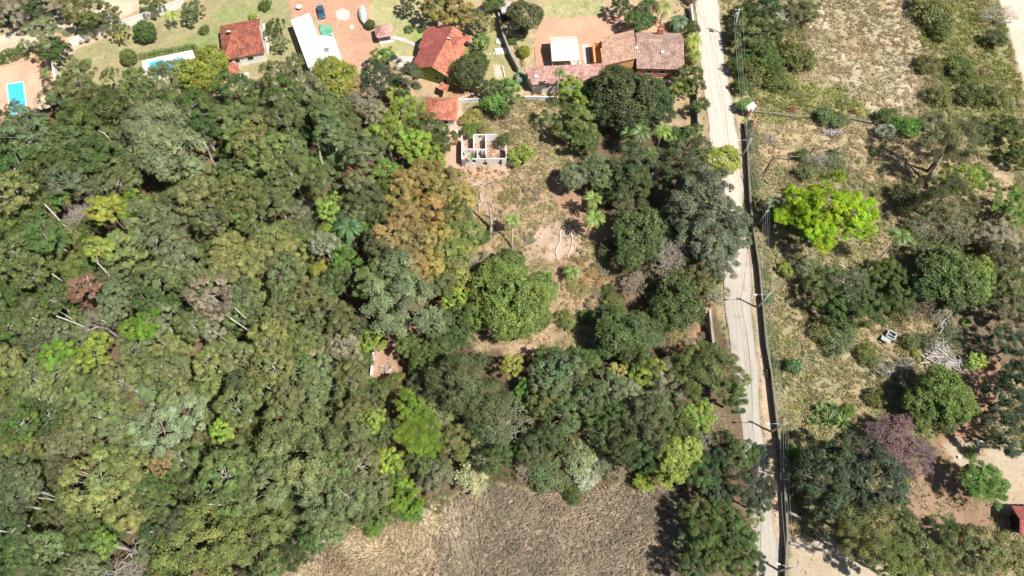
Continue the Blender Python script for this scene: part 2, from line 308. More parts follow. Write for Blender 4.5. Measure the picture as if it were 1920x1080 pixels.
def ground():
    def axis(lo, hi, st):
        a = list(np.arange(lo, hi + .01, st)); s = st; p = lo
        pre = []
        while p > -1500: s *= 1.45; p -= s; pre.append(p)
        s = st; p = a[-1]; post = []
        while p < 1500: s *= 1.45; p += s; post.append(p)
        return np.array(pre[::-1] + a + post)
    xs = axis(-132, 134, .42); ys = axis(0, 152, .42)
    X, Y = np.meshgrid(xs, ys); sh = X.shape; x = X.ravel(); y = Y.ravel()
    zi, u, v = zone_eval(x, y)
    A = np.array([z[2] for z in Z] + [(.25, .23, .12)]); B = np.array([z[3] for z in Z] + [(.2, .2, .1)])
    f = np.clip((fbm(x * .22, y * .22, 21, 5) - .32) / .36, 0, 1)[:, None]
    col = A[zi] * (1 - f) + B[zi] * f
    g = (fbm(x * 1.3, y * 1.3, 31, 3) - .5)[:, None]
    rough = np.array([min(1, z[4] / 8) for z in Z] + [1.])[zi]
    col *= 1 + g * (.25 + .5 * rough[:, None])
    # tree litter / bare reddish patches in the grassy zones
    r = np.clip((fbm(x * .16, y * .16, 77, 4) - .56) / .1, 0, 1) * rough * .45
    col = col * (1 - r[:, None]) + np.array((.42, .28, .18)) * r[:, None]
    # soften zone borders slightly
    C = col.reshape(sh[0], sh[1], 3)
    for k in range(1):
        D = C.copy(); D[1:-1, 1:-1] = (C[1:-1, 1:-1] * 2 + C[:-2, 1:-1] + C[2:, 1:-1] + C[1:-1, :-2] + C[1:-1, 2:]) / 6; C = D
    col = C.reshape(-1, 3)
    z = ((fbm(x * .5, y * .5, 41, 3) - .5) * .35 + (fbm(x * 1.9, y * 1.9, 43, 2) - .5) * .3) * rough
    inview = (np.abs(x) < 200) & (y < 200) & (y > -40)
    z = np.where(inview, z, 0) - .12 * rough
    n0, n1 = sh; idx = np.arange(n0 * n1).reshape(sh)
    F = np.stack([idx[:-1, :-1], idx[:-1, 1:], idx[1:, 1:], idx[1:, :-1]], -1).reshape(-1, 4)
    m, n, l, b = new_mat('soil_and_turf')
    at = n.new('ShaderNodeAttribute'); at.attribute_name = 'col'; tc = n.new('ShaderNodeTexCoord')
    nz = n.new('ShaderNodeTexNoise'); nz.inputs['Scale'].default_value = 1.7; nz.inputs['Detail'].default_value = 9; nz.inputs['Roughness'].default_value = .75
    l.new(tc.outputs['Object'], nz.inputs['Vector']); mr = n.new('ShaderNodeMapRange'); mr.inputs['From Min'].default_value = .3; mr.inputs['From Max'].default_value = .7; mr.inputs['To Min'].default_value = .74; mr.inputs['To Max'].default_value = 1.22
    l.new(nz.outputs['Fac'], mr.inputs['Value']); mu = n.new('ShaderNodeVectorMath'); mu.operation = 'SCALE'; l.new(at.outputs['Color'], mu.inputs[0]); l.new(mr.outputs[0], mu.inputs['Scale'])
    l.new(mu.outputs[0], b.inputs['Base Color']); b.inputs['Roughness'].default_value = .95; b.inputs['Specular IOR Level'].default_value = .1
    bp = n.new('ShaderNodeBump'); bp.inputs['Strength'].default_value = .5; bp.inputs['Distance'].default_value = .15; l.new(nz.outputs['Fac'], bp.inputs['Height']); l.new(bp.outputs[0], b.inputs['Normal'])
    me = mesh_np('ground', np.stack([x, y, z], 1), F, m, colors=col, smooth=True)
    tag(link('ground', me), 'dry soil and patchy grass ground under trees, yards and road', 'ground', kind='structure')
ground()

def strip_mesh(L, R, z, n_across, name, mat, crown=.0, samp=1.5):
    l3 = [P(*p) for p in L]; r3 = [P(*p) for p in R]
    rows = []
    for i in range(len(l3) - 1):
        k = max(2, int((l3[i + 1] - l3[i]).length / samp))
        for j in range(k): t = j / k; rows.append((l3[i].lerp(l3[i + 1], t), r3[i].lerp(r3[i + 1], t)))
    rows.append((l3[-1], r3[-1])); V = []; F = []; ac = []
    for i, (a, b) in enumerate(rows):
        wob = (vnoise(np.array([i * .35]), np.array([.5]), 5)[0] - .5) * .9; wob2 = (vnoise(np.array([i * .35]), np.array([9.5]), 6)[0] - .5) * .9
        for j in range(n_across + 1):
            t = j / n_across; p = a.lerp(b, t); sx = wob * (1 - t) + wob2 * t
            V.append((p.x + sx, p.y, z + crown * math.sin(math.pi * t))); ac.append(t)
    m = n_across + 1
    for i in range(len(rows) - 1):
        for j in range(n_across): F.append((i * m + j, i * m + j + 1, (i + 1) * m + j + 1, (i + 1) * m + j))
    return mesh_np(name, V, F, mat, attrs={'across': ac}, smooth=True)
def road():
    m, n, l, b = new_mat('packed_dirt_road')
    at = n.new('ShaderNodeAttribute'); at.attribute_name = 'across'; tc = n.new('ShaderNodeTexCoord'); sp = n.new('ShaderNodeSeparateXYZ'); l.new(tc.outputs['Object'], sp.inputs[0])
    # long way: dusty pinkish upper part, greyer paved-looking lower part
    nzb = n.new('ShaderNodeTexNoise'); nzb.inputs['Scale'].default_value = .25; nzb.inputs['Detail'].default_value = 5; l.new(tc.outputs['Object'], nzb.inputs['Vector'])
    ad = n.new('ShaderNodeMath'); ad.operation = 'MULTIPLY_ADD'; ad.inputs[1].default_value = 18; l.new(nzb.outputs['Fac'], ad.inputs[0]); l.new(sp.outputs['Y'], ad.inputs[2])
    mr = n.new('ShaderNodeMapRange'); mr.inputs['From Min'].default_value = 62; mr.inputs['From Max'].default_value = 92; l.new(ad.outputs[0], mr.inputs['Value'])
    mx = n.new('ShaderNodeMix'); mx.data_type = 'RGBA'; mx.inputs['A'].default_value = (.385, .35, .30, 1); mx.inputs['B'].default_value = (.55, .46, .39, 1); l.new(mr.outputs[0], mx.inputs['Factor'])
    # wheel streaks: noise stretched along the road
    cb = n.new('ShaderNodeCombineXYZ'); m1 = n.new('ShaderNodeMath'); m1.operation = 'MULTIPLY'; m1.inputs[1].default_value = 13; l.new(at.outputs['Fac'], m1.inputs[0]); l.new(m1.outputs[0], cb.inputs[0])
    m2 = n.new('ShaderNodeMath'); m2.operation = 'MULTIPLY'; m2.inputs[1].default_value = .05; l.new(sp.outputs['Y'], m2.inputs[0]); l.new(m2.outputs[0], cb.inputs[1])
    ns = n.new('ShaderNodeTexNoise'); ns.inputs['Scale'].default_value = 1.2; ns.inputs['Detail'].default_value = 4; l.new(cb.outputs[0], ns.inputs['Vector'])
    r2 = n.new('ShaderNodeMapRange'); r2.inputs['From Min'].default_value = .3; r2.inputs['From Max'].default_value = .7; r2.inputs['To Min'].default_value = .93; r2.inputs['To Max'].default_value = 1.1; l.new(ns.outputs['Fac'], r2.inputs['Value'])
    nf = n.new('ShaderNodeTexNoise'); nf.inputs['Scale'].default_value = 2.5; nf.inputs['Detail'].default_value = 8; nf.inputs['Roughness'].default_value = .7; l.new(tc.outputs['Object'], nf.inputs['Vector'])
    r3 = n.new('ShaderNodeMapRange'); r3.inputs['From Min'].default_value = .3; r3.inputs['From Max'].default_value = .7; r3.inputs['To Min'].default_value = .9; r3.inputs['To Max'].default_value = 1.08; l.new(nf.outputs['Fac'], r3.inputs['Value'])
    ru = n.new('ShaderNodeValToRGB'); ru.color_ramp.interpolation = 'EASE'; els = ru.color_ramp.elements; els[0].position = 0; els[0].color = (.72, .72, .72, 1); els[1].position = 1; els[1].color = (.74, .74, .74, 1)
    for po, va in ((.07, .96), (.2, 1.0), (.3, .955), (.38, 1.03), (.5, .98), (.62, 1.03), (.7, .95), (.8, 1.0), (.93, .94)): e_ = els.new(po); e_.color = (va, va, va, 1)
    nw = n.new('ShaderNodeMath'); nw.operation = 'MULTIPLY_ADD'; nw.inputs[1].default_value = .16; l.new(nzb.outputs['Fac'], nw.inputs[0]); sb = n.new('ShaderNodeMath'); sb.operation = 'SUBTRACT'; sb.inputs[1].default_value = .08; l.new(at.outputs['Fac'], sb.inputs[0]); l.new(sb.outputs[0], nw.inputs[2]); l.new(nw.outputs[0], ru.inputs['Fac'])
    m3 = n.new('ShaderNodeMath'); m3.operation = 'MULTIPLY'; l.new(ru.outputs['Color'], m3.inputs[0]); l.new(r2.outputs[0], m3.inputs[1])
    ng = n.new('ShaderNodeTexNoise'); ng.inputs['Scale'].default_value = .45; ng.inputs['Detail'].default_value = 7; l.new(tc.outputs['Object'], ng.inputs['Vector']); r4 = n.new('ShaderNodeMapRange'); r4.inputs['From Min'].default_value = .56; r4.inputs['From Max'].default_value = .68; r4.inputs['To Min'].default_value = 1; r4.inputs['To Max'].default_value = .84; l.new(ng.outputs['Fac'], r4.inputs['Value'])
    m4 = n.new('ShaderNodeMath'); m4.operation = 'MULTIPLY'; l.new(m3.outputs[0], m4.inputs[0]); l.new(r4.outputs[0], m4.inputs[1])
    mm = n.new('ShaderNodeMath'); mm.operation = 'MULTIPLY'; l.new(m4.outputs[0], mm.inputs[0]); l.new(r3.outputs[0], mm.inputs[1])
    sc = n.new('ShaderNodeVectorMath'); sc.operation = 'SCALE'; l.new(mx.outputs['Result'], sc.inputs[0]); l.new(mm.outputs[0], sc.inputs['Scale']); l.new(sc.outputs[0], b.inputs['Base Color'])
    b.inputs['Roughness'].default_value = .95; b.inputs['Specular IOR Level'].default_value = .1
    tag(link('road', strip_mesh(ROAD_L, ROAD_R, .03, 10, 'road', m, crown=.12)), 'straight pale dirt road with wheel streaks running past the roadside wall', 'road', kind='structure')
    r = random.Random(4); mb = MB()
    for i in range(420):   # clods and small stones along the verges
        k = r.random() * (len(ROAD_R) - 3) + 1; i0 = int(k); t = k - i0; side = ROAD_R if r.random() < .75 else ROAD_L
        a = side[i0]; c = side[i0 + 1]; p = P(a[0] + (c[0] - a[0]) * t, a[1] + (c[1] - a[1]) * t)
        s = r.uniform(.05, .16); mb.box((p.x + r.gauss(.2, .35) * (1 if side is ROAD_R else -1), p.y, .05 + s * .3), (s * r.uniform(.8, 1.6), s, s * .8), r.random() * 3, r.random())
    o = link('gravel', mb.mesh('gravel', M_LCONC)); tag(o, 'loose stones and clods strewn along the edges of the dirt road', 'gravel', kind='stuff')
road()

# ------------------------------------------------------------------ grass blades
KEEPOUT = []   # building footprints in ground metres, filled as they are planned: (cx, cy, r)
def grass():
    rng = np.random.RandomState(11)
    BW = {'field': [], 'far': [], 'clearing': [], 'lawn': [], 'litter': []}
    groups = {}
    area_x = (-132, 134); area_y = (2, 150)
    NT = 300000
    x = rng.uniform(*area_x, NT); y = rng.uniform(*area_y, NT)
    u, v = project(x, y); ok = (u > -60) & (u < 1980) & (v > -60) & (v < 1150); x = x[ok]; y = y[ok]
    zi, u, v = zone_eval(x, y)
    # keep road free
    rl = np.interp(v, [p[1] for p in ROAD_L], [p[0] for p in ROAD_L]); rr = np.interp(v, [p[1] for p in ROAD_R], [p[0] for p in ROAD_R])
    ok = ((u < rl - 2) | (u > rr + 2)) & (zi >= 0)
    x, y, zi, u, v = x[ok], y[ok], zi[ok], u[ok], v[ok]
    dens = np.array([z[4] for z in Z], float)[zi] / 18.
    clump = np.clip((fbm(x * .9, y * .9, 61, 4) - .42) / .14, .1, 1)
    isf = np.array([z[0].startswith('field') for z in Z])[zi]
    ok = rng.rand(len(x)) < dens * np.where(isf, 1, clump)
    x, y, zi = x[ok], y[ok], zi[ok]
    out = {}
    names = [z[0] for z in Z]
    def key(n):
        if n.startswith('field'): return 'field'
        if n in ('forest_floor', 'roadside_soil', 'roadside_scrub'): return 'litter'
        if n.startswith('clearing') or n in ('bright_patch', 'dry_leaf_patch', 'mango_surround', 'ruin_yard', 'small_clearing'): return 'clearing'
        if n.startswith('lawn') or n in ('garden', 'garden_soil', 'green_strip', 'olive_lawn', 'top_strip', 'top_left_scrub', 'pink_terrace', 'pink_yard', 'orange_yard', 'path_paved'): return 'lawn'
        return 'far'
    zk = np.array([['field', 'litter', 'clearing', 'lawn', 'far'].index(key(n)) for n in names])[zi]
    labels = [('dry_grass', 'tangled brown and straw coloured tall dry grass filling the open field'), ('leaf_litter', 'dry leaves and sparse weeds on the shaded floor beneath the trees'),
              ('weeds', 'patchy weeds and dry tufts in the reddish clearing with the curved kerb'), ('lawn_grass', 'short patchy lawn grass around the houses and pools'),
              ('hillside_grass', 'tussocky dry and olive grass on the hillside beyond the road wall')]
    for k in range(5):
        s = zk == k; X = x[s]; Y = y[s]; ZI = zi[s]; n = len(X)
        if n == 0: continue
        nb = {0: 5, 1: 2, 2: 5, 3: 3, 4: 6}[k]
        X = np.repeat(X, nb); Y = np.repeat(Y, nb); ZI = np.repeat(ZI, nb); N = len(X)
        pal = np.zeros((N, 3)); L = np.zeros(N)
        flow = fbm(X * .12, Y * .12, 91, 3) * 12
        tuft = np.repeat(rng.rand(n), nb)
        for j, z in enumerate(Z):
            q = ZI == j
            if not q.any(): continue
            c = np.array(BLADES[z[5]]); w8 = np.clip(fbm(X[q] * .3, Y[q] * .3, 17, 3) * 1.6 - .3 + rng.randn(q.sum()) * .22, 0, .999)
            pal[q] = c[(w8 * len(c)).astype(int)]
            L[q] = {'short': .16, 'litter': .22, 'straw': .95, 'brown': .95, 'tan': .45, 'dry': .5, 'mix': .6, 'green': .7}[z[5]]
        L *= rng.uniform(.6, 1.4, N)
        if k == 0: ang = flow * .9 + rng.randn(N) * .55
        else: ang = rng.rand(N) * 6.283
        lean = rng.uniform(.25, 1.25, N) if k else rng.uniform(.4, 1.4, N)
        d = np.stack([np.cos(ang) * np.sin(lean), np.sin(ang) * np.sin(lean), np.cos(lean)], 1)
        side = np.stack([-np.sin(ang), np.cos(ang), np.zeros(N)], 1) * (rng.uniform(.03, .065, N) * (1.3 if k == 4 else 1))[:, None]
        base = np.stack([X + rng.randn(N) * .12, Y + rng.randn(N) * .12, np.full(N, -.12)], 1)
        if k == 0: base[:, 2] += rng.uniform(0, .35, N)
        mid = base + d * (L * .55)[:, None] + np.array([0, 0, .06]) ; d2 = d.copy(); d2[:, 2] -= .55; tip = mid + d2 * (L * .5)[:, None]
        V = np.stack([base - side, base + side, mid + side * .8, mid - side * .8, tip], 1)
        V = V.reshape(-1, 3); i0 = np.arange(N) * 5
        F = np.concatenate([np.stack([i0, i0 + 1, i0 + 2], 1), np.stack([i0, i0 + 2, i0 + 3], 1), np.stack([i0 + 3, i0 + 2, i0 + 4], 1)])
        var = np.repeat(rng.uniform(.7, 1.25, N) * (.62 + .7 * fbm(X * .1, Y * .1, 57, 4)), 5); hue = np.full(N * 5, .5)
        me = mesh_np(labels[k][0], V, F, M_GRASS, attrs={'var': var, 'hue': hue}, colors=np.repeat(pal, 5, 0))
        tag(link(labels[k][0], me), labels[k][1], 'grass' if k != 1 else 'leaf litter', kind='stuff')
        print(labels[k][0], N * 3)
grass()
# ------------------------------------------------------------------ vegetation builders
def unit(a): return a / np.maximum(np.linalg.norm(a, axis=-1, keepdims=True), 1e-6)
def leaf_quads(C, N, size, rng, aspect=.6, rnd=.55):
    n = len(C); N = unit(N + rng.randn(n, 3) * rnd)
    T = unit(np.cross(N, rng.randn(n, 3))); B = np.cross(N, T)
    a = (size * rng.uniform(.7, 1.3, n))[:, None]; T = T * a; B = B * a * aspect
    V = np.stack([C - T, C + B * .9 - T * .1, C + T, C - B * .9 - T * .1], 1).reshape(-1, 3)
    return V, np.arange(n * 4).reshape(-1, 4)
def crown_mesh(name, seed, nl=34, lr=(.22, .34), sub=20, lv=14, leaf=.035, zs=.8, low=-.35, flat=.85, lump=.14, fill=.25, mat=None, aspect=.6, sig=.2, rnd=.55, gap=0.0, ledge=.95):
    rng = np.random.RandomState(seed); ph = rng.rand(4) * 6.28
    k = np.arange(nl) + .5; z = 1 - (1 - low) * (k / nl) ** .92; th = math.pi * (1 + 5 ** .5) * k + rng.randn(nl) * .25
    s = np.sqrt(np.clip(1 - z * z, 0, 1)); D = np.stack([np.cos(th) * s, np.sin(th) * s, z], 1)
    D = unit(D + rng.randn(nl, 3) * .1)
    phi = np.arctan2(D[:, 1], D[:, 0])
    out = 1 + lump * (np.sin(2 * phi + ph[0]) * .6 + np.sin(3 * phi + ph[1]) * .5 + np.sin(5 * phi + ph[2]) * .4)
    LR = rng.uniform(lr[0], lr[1], nl); rr = (1 - LR * ledge) * out * rng.uniform(.88, 1.06, nl)
    Pn = D * rr[:, None]; Pn[:, 2] *= zs
    inner = rng.rand(nl) < fill; Pn[inner] *= rng.uniform(.45, .8, inner.sum())[:, None]
    keep = rng.rand(nl) >= gap; Pn = Pn[keep]; LR = LR[keep]; D = D[keep]; n = len(Pn)
    sd_ = unit(rng.randn(n, sub, 3)); sd_ = unit(sd_ + D[:, None] * .45 + np.array([0, 0, .35]))
    SP = Pn[:, None] + sd_ * (LR[:, None, None]) * rng.uniform(.65, 1.08, (n, sub, 1)) * np.array([1, 1, flat])
    vs = rng.uniform(.78, 1.22, (n, sub)) * rng.uniform(.72, 1.25, (n, 1)); hs = .5 + rng.randn(n, sub) * .007 + rng.randn(n, 1) * .011
    C = SP[:, :, None] + rng.randn(n, sub, lv, 3) * (LR[:, None, None, None] * sig)
    N = np.broadcast_to((sd_ * .9 + np.array([0, 0, .35]))[:, :, None], C.shape)
    var = (vs[:, :, None] * rng.uniform(.8, 1.2, (n, sub, lv))).ravel(); hue = np.repeat(hs.ravel(), lv)
    V, F = leaf_quads(C.reshape(-1, 3), N.reshape(-1, 3), np.full(var.size, leaf), rng, aspect, rnd)
    return mesh_np(name, V, F, mat or M_LEAF, attrs={'var': np.repeat(var, 4), 'hue': np.repeat(hue, 4)}), Pn
def limbs_mesh(name, seed, pts, zb=-1.0, r0=.045):
    rng = random.Random(seed); mb = MB(); pts = [Vector(p) for p in pts]; rng.shuffle(pts)
    forks = [Vector((rng.uniform(-.18, .18), rng.uniform(-.18, .18), zb * .35 + rng.uniform(-.1, .2))) for _ in range(4)]
    for f in forks: mb.tube([(0, 0, zb), f * .5 + Vector((0, 0, zb * .5)), f], [r0, r0 * .85, r0 * .65], 5, False)
    for p in pts[:16]:
        f = min(forks, key=lambda q: (q - p).length); m = f.lerp(p, .5) + Vector((rng.uniform(-.06, .06), rng.uniform(-.06, .06), -.06))
        mb.tube([f, m, p * .98], [r0 * .55, r0 * .35, r0 * .14], 4, False)
    return mb.mesh(name, M_BARK)
def twig_tree(name, seed, levels=5, kids=3, r0=.05, up=.35, spread=.75, zs=.8):
    rng = random.Random(seed); mb = MB(); ends = []
    def grow(p, d, L, r, lv):
        q = p + d * L; mid = p.lerp(q, .5) + Vector((rng.gauss(0, .06), rng.gauss(0, .06), rng.gauss(0, .05))) * L
        mb.tube([p, mid, q], [r, r * .8, r * .62], 4 if lv > 2 else 3, False)
        if lv == 0: ends.append(q); return
        for k in range(kids if rng.random() < .8 else kids - 1):
            nd = (d + Vector((rng.gauss(0, spread), rng.gauss(0, spread), rng.gauss(up * .4, spread * .55)))).normalized()
            grow(q if k else mid.lerp(q, .6), nd, L * rng.uniform(.62, .86), r * .6, lv - 1)
    for k in range(4):
        a = k * 1.57 + rng.random(); grow(Vector((0, 0, -zs * .9)), Vector((math.cos(a) * .7, math.sin(a) * .7, .8)).normalized(), .36, r0, levels - 1)
    me = mb.mesh(name, M_BARK)
    return me, ends
CR = {}
def reg(kind, me, lim): CR.setdefault(kind, []).append((me, lim))
for s in range(4):
    me, pn = crown_mesh('billowing_crown', 10 + s, nl=48, lr=(.16, .27), sub=26, lv=18, leaf=.026, zs=.95, lump=.24, fill=.15, sig=.13, gap=.08, rnd=.32, ledge=.6); reg('euc', me, limbs_mesh('limbs', s, pn, -1.1, .024))
for s in range(2):
    me, pn = crown_mesh('domed_crown', 15 + s, nl=46, lr=(.2, .33), sub=34, lv=13, leaf=.024, zs=.9, lump=.2, fill=.08, sig=.12, rnd=.3, ledge=.8); reg('dome', me, limbs_mesh('limbs', 15 + s, pn, -1.1, .035))
for s in range(3):
    me, pn = crown_mesh('feathery_crown', 20 + s, nl=76, lr=(.11, .2), sub=18, lv=17, leaf=.027, zs=.85, lump=.28, fill=.3, sig=.22, gap=.15, flat=.75, rnd=.42, ledge=.7); reg('airy', me, limbs_mesh('limbs', 30 + s, pn, -1.1, .022))
for s in range(3):
    me, pn = crown_mesh('dense_crown', 40 + s, nl=120, lr=(.15, .24), sub=20, lv=11, leaf=.036, zs=.78, lump=.26, fill=.14, sig=.16, mat=M_GLOSSY, low=-.5, aspect=.45, rnd=.7, ledge=.8); reg('mango', me, limbs_mesh('limbs', 50 + s, pn, -1.0, .05))
for s in range(2):
    me, pn = crown_mesh('layered_crown', 60 + s, nl=40, lr=(.17, .3), sub=34, lv=10, leaf=.024, zs=.5, lump=.2, fill=.12, sig=.22, flat=.45, low=-.1, gap=.12); reg('feather', me, limbs_mesh('limbs', 70 + s, pn, -.9, .035))
for s in range(2):
    me, pn = crown_mesh('clipped_crown', 80 + s, nl=130, lr=(.17, .22), sub=14, lv=8, leaf=.036, zs=.9, lump=.03, fill=0, sig=.2, low=-.75, ledge=.95, flat=1); reg('clip', me, limbs_mesh('limbs', 90 + s, pn, -1.0, .04))
for s in range(3):
    me, pn = crown_mesh('leafy_mound', 100 + s, nl=32, lr=(.2, .34), sub=15, lv=9, leaf=.055, zs=.75, lump=.22, fill=.2, low=-.3, sig=.28, gap=.1); reg('bush', me, limbs_mesh('limbs', 110 + s, pn, -.75, .03))
for s in range(2):
    me, pn = crown_mesh('broad_leaves', 120 + s, nl=26, lr=(.2, .32), sub=10, lv=8, leaf=.085, zs=.75, lump=.2, fill=.2, low=-.3, sig=.3, gap=.12, aspect=.4, mat=M_GLOSSY); reg('broad', me, limbs_mesh('limbs', 130 + s, pn, -.8, .03))
for s in range(2):
    me, pn = crown_mesh('tufted_crown', 140 + s, nl=52, lr=(.1, .18), sub=12, lv=16, leaf=.04, zs=.75, lump=.3, fill=.35, low=-.5, sig=.4, gap=.3, aspect=.25); reg('tuft', me, limbs_mesh('limbs', 150 + s, pn, -1.0, .03))
def mixed_twig(seed, leaves, leafsize, levels=5, kids=3, r0=.05):
    me, ends = twig_tree('bare_branches', seed, levels, kids, r0)
    E = np.array([tuple(e) for e in ends]); sc = np.percentile(np.linalg.norm(E[:, :2], axis=1), 92)
    for v in me.vertices: v.co.x /= sc; v.co.y /= sc; v.co.z = v.co.z / sc if v.co.z > 0 else v.co.z
    E[:, :2] /= sc; E[:, 2] = np.where(E[:, 2] > 0, E[:, 2] / sc, E[:, 2])
    rng = np.random.RandomState(seed); idx = rng.randint(0, len(E), leaves); C = E[idx] + rng.randn(leaves, 3) * .05
    V, F = leaf_quads(C, unit(rng.randn(leaves, 3) + [0, 0, 1]), np.full(leaves, leafsize), rng)
    lm = mesh_np('sparse_leaves', V, F, M_LEAF, attrs={'var': np.repeat(rng.uniform(.6, 1.4, leaves), 4), 'hue': np.full(leaves * 4, .5)})
    return lm, me
for s in range(3): reg('bare', *mixed_twig(200 + s, 1400, .022, 6, 3, .035))
for s in range(2): reg('twiggy', *mixed_twig(210 + s, 4200, .032, 5, 3, .03))
for s in range(2): reg('bloom', *mixed_twig(220 + s, 9000, .028, 6, 3, .03))
print('foliage done')
def trunk_mesh():
    rng = random.Random(1); mb = MB()
    mb.tube([(0, 0, -.03), (.1, .03, .05), (.05, .0, .3), (-.06, .08, .6), (0, 0, 1)], [1.35, 1.1, .9, .78, .66], 7)
    return mb.mesh('trunk', M_BARK)
TRUNK = trunk_mesh()

PAL = dict(og=(.174, .208, .085), oy=(.24, .268, .10), ol=(.178, .207, .071), gr=(.114, .164, .052), dg=(.082, .115, .042), dk=(.078, .108, .06), gg=(.188, .226, .114), pg=(.25, .29, .155), bg=(.155, .27, .06), lm=(.31, .45, .025), yg=(.31, .38, .08), mg=(.18, .24, .055),
           yl=(.29, .32, .06), tn=(.38, .31, .115), orr=(.34, .26, .11), rb=(.23, .14, .09), tg=(.31, .285, .20), br=(.21, .15, .105), cr=(.42, .43, .27), pk=(.24, .165, .18), ww=(.48, .48, .42), do=(.12, .14, .066), bb=(.17, .21, .125), vg=(.18, .29, .04), md=(.095, .145, .048))
CNAME = dict(mg='fresh green', og='grey-olive', oy='straw-olive', ol='olive green', gr='mid-green', dg='dark green', dk='dark bluish green', gg='grey-green', pg='pale grey-green', bg='bright green', lm='lime', yg='yellow-green', yl='yellow',
             tn='tan-orange', orr='orange-brown', rb='rust-brown', tg='tan-grey', br='brown', cr='cream', pk='mauve', ww='whitish grey', do='dark olive', bb='bluish grey-green', vg='vivid lime', md='deep green')
BARKC = {'pale': (.5, .47, .42), 'brown': (.16, .12, .09), 'grey': (.34, .31, .28)}
HZ = dict(dome=(11, .85), euc=(11.5, .8), airy=(9.5, .75), mango=(5.2, .72), feather=(8.5, .6), clip=(2.6, .95), bush=(1.3, .7), broad=(2.6, .8), tuft=(8.5, .8), bare=(5.5, .8), twiggy=(2.6, .7), bloom=(5.0, .75))
NM = dict(dome='forest_tree', euc='forest_tree', airy='forest_tree', mango='mango_tree', feather='spreading_tree', clip='clipped_shrub', bush='shrub', broad='leafy_shrub', tuft='tufted_tree', bare='bare_tree', twiggy='dry_shrub', bloom='flowering_tree')
GNAME = {'trees between the clearing and the road': 'roadside_tree', 'garden trees and bushes near the houses': 'garden_tree', 'trees at the top corner by the sandy lane': 'garden_tree', 'trees and bushes beyond the road wall': 'hillside_tree'}
CAT = dict(dome='tree', euc='tree', airy='tree', mango='tree', feather='tree', clip='shrub', bush='shrub', broad='shrub', tuft='tree', bare='tree', twiggy='shrub', bloom='tree')
cnt = {}
TREES = []
def plant(u, v, r, c, st='euc', h=None, label=None, group=None, ry=1.0, name=None, cat=None, bark=None, rz=None, zr=None):
    rng = random.Random(int(u * 7919 + v * 104729)); h0, zrat = HZ[st]
    zrat = zr or zrat
    R0 = r / px_m(u, v, h0)
    if h is None:
        h = h0 + rng.uniform(-1.2, 1.6) if st in ('euc', 'airy') else max(R0 * zrat * .72, min(h0, R0 * zrat + .8))
        if st == 'mango': h = R0 * .72 * .9 + .6
        if st in ('bush', 'clip'): h = R0 * zrat * .62
        if st == 'bare' : h = R0 * .9
        if st == 'bloom': h = R0 * .8 + .5
    R = r / px_m(u, v, h); p = P(u, v, h)
    lst = CR[st]; k = cnt.get(st, 0); cnt[st] = k + 1; me, lim = lst[k % len(lst)]
    root = empty(name or (GNAME.get(group, NM[st]) if NM[st] == 'forest_tree' else NM[st]), (p.x, p.y, 0), rng.uniform(0, 6.28) if ry == 1 else 0)
    col = PAL[c]; j = [rng.uniform(.9, 1.12), rng.uniform(.92, 1.1), rng.uniform(.88, 1.05)]; g = rng.uniform(.9, 1.1)
    cc = tuple(col[i] * j[i] * g for i in range(3))
    crn = link('crown', me, root, (0, 0, h), cc); crn.scale = (R, R * ry, R * zrat)
    crn.rotation_euler = (rng.uniform(-.1, .1), rng.uniform(-.1, .1), 0) if st not in ('clip', 'bush') else (0, 0, 0)
    bc = BARKC[bark or ('pale' if st == 'euc' else 'grey' if st in ('bare', 'bloom', 'twiggy', 'airy') else 'brown')]
    lb = link('branches', lim, root, (0, 0, h), bc); lb.scale = (R, R * ry, R * zrat); lb.rotation_euler = crn.rotation_euler
    base = h - R * zrat * .8
    if base > .3 or st in ('mango', 'dome', 'euc', 'airy', 'feather', 'tuft'):
        t = link('trunk', TRUNK, root, (0, 0, -.1), bc); rt = .05 * R + .08; t.scale = (rt, rt, max(.5, h - R * zrat * .55))
    root['category'] = cat or CAT[st]
    if group: root['group'] = group
    if label: root['label'] = label
    TREES.append((u, v, r, c, st, label, root)); return root

def extra_crown(root, u, v, r, c, st, h):
    rng = random.Random(int(u * 13 + v)); k = cnt.get(st, 0); cnt[st] = k + 1; me, lim = CR[st][k % len(CR[st])]; R = r / px_m(u, v, h); p = P(u, v, h)
    q = p - Vector(root.location); ca, sa = math.cos(-root.rotation_euler.z), math.sin(-root.rotation_euler.z); q = Vector((q.x * ca - q.y * sa, q.x * sa + q.y * ca, h)); zr = HZ[st][1]
    o = link('crown', me, root, q, tuple(PAL[c][i] * rng.uniform(.94, 1.08) for i in range(3))); o.scale = (R, R, R * zr); o.rotation_euler = (0, 0, rng.uniform(0, 6))
    b = link('branches', lim, root, q, BARKC['grey' if st in ('bare', 'bloom', 'twiggy') else 'brown']); b.scale = (R, R, R * zr); b.rotation_euler = o.rotation_euler
    TREES.append((u, v, r, c, st, 'x', root))
LM = []   # landmarks for labels: (u, v, phrase)
def T(s, group=None, **kw):   # compact lines: u v r colour style
    last = None
    for ln in s.strip().splitlines():
        if ln[0] == '+':
            q = ln[1:].split(); extra_crown(last, float(q[0]), float(q[1]), float(q[2]), q[3], q[4], float(q[5])); continue
        a = ln.split('|'); q = a[0].split(); st = q[4] if len(q) > 4 else kw.get('st', 'euc')
        h = float(q[5]) if len(q) > 5 else None
        last = plant(float(q[0]), float(q[1]), float(q[2]), q[3], st, h, label=a[1].strip() if len(a) > 1 else None, group=group)
        if len(a) > 2: LM.append((float(q[0]), float(q[1]), a[2].strip()))
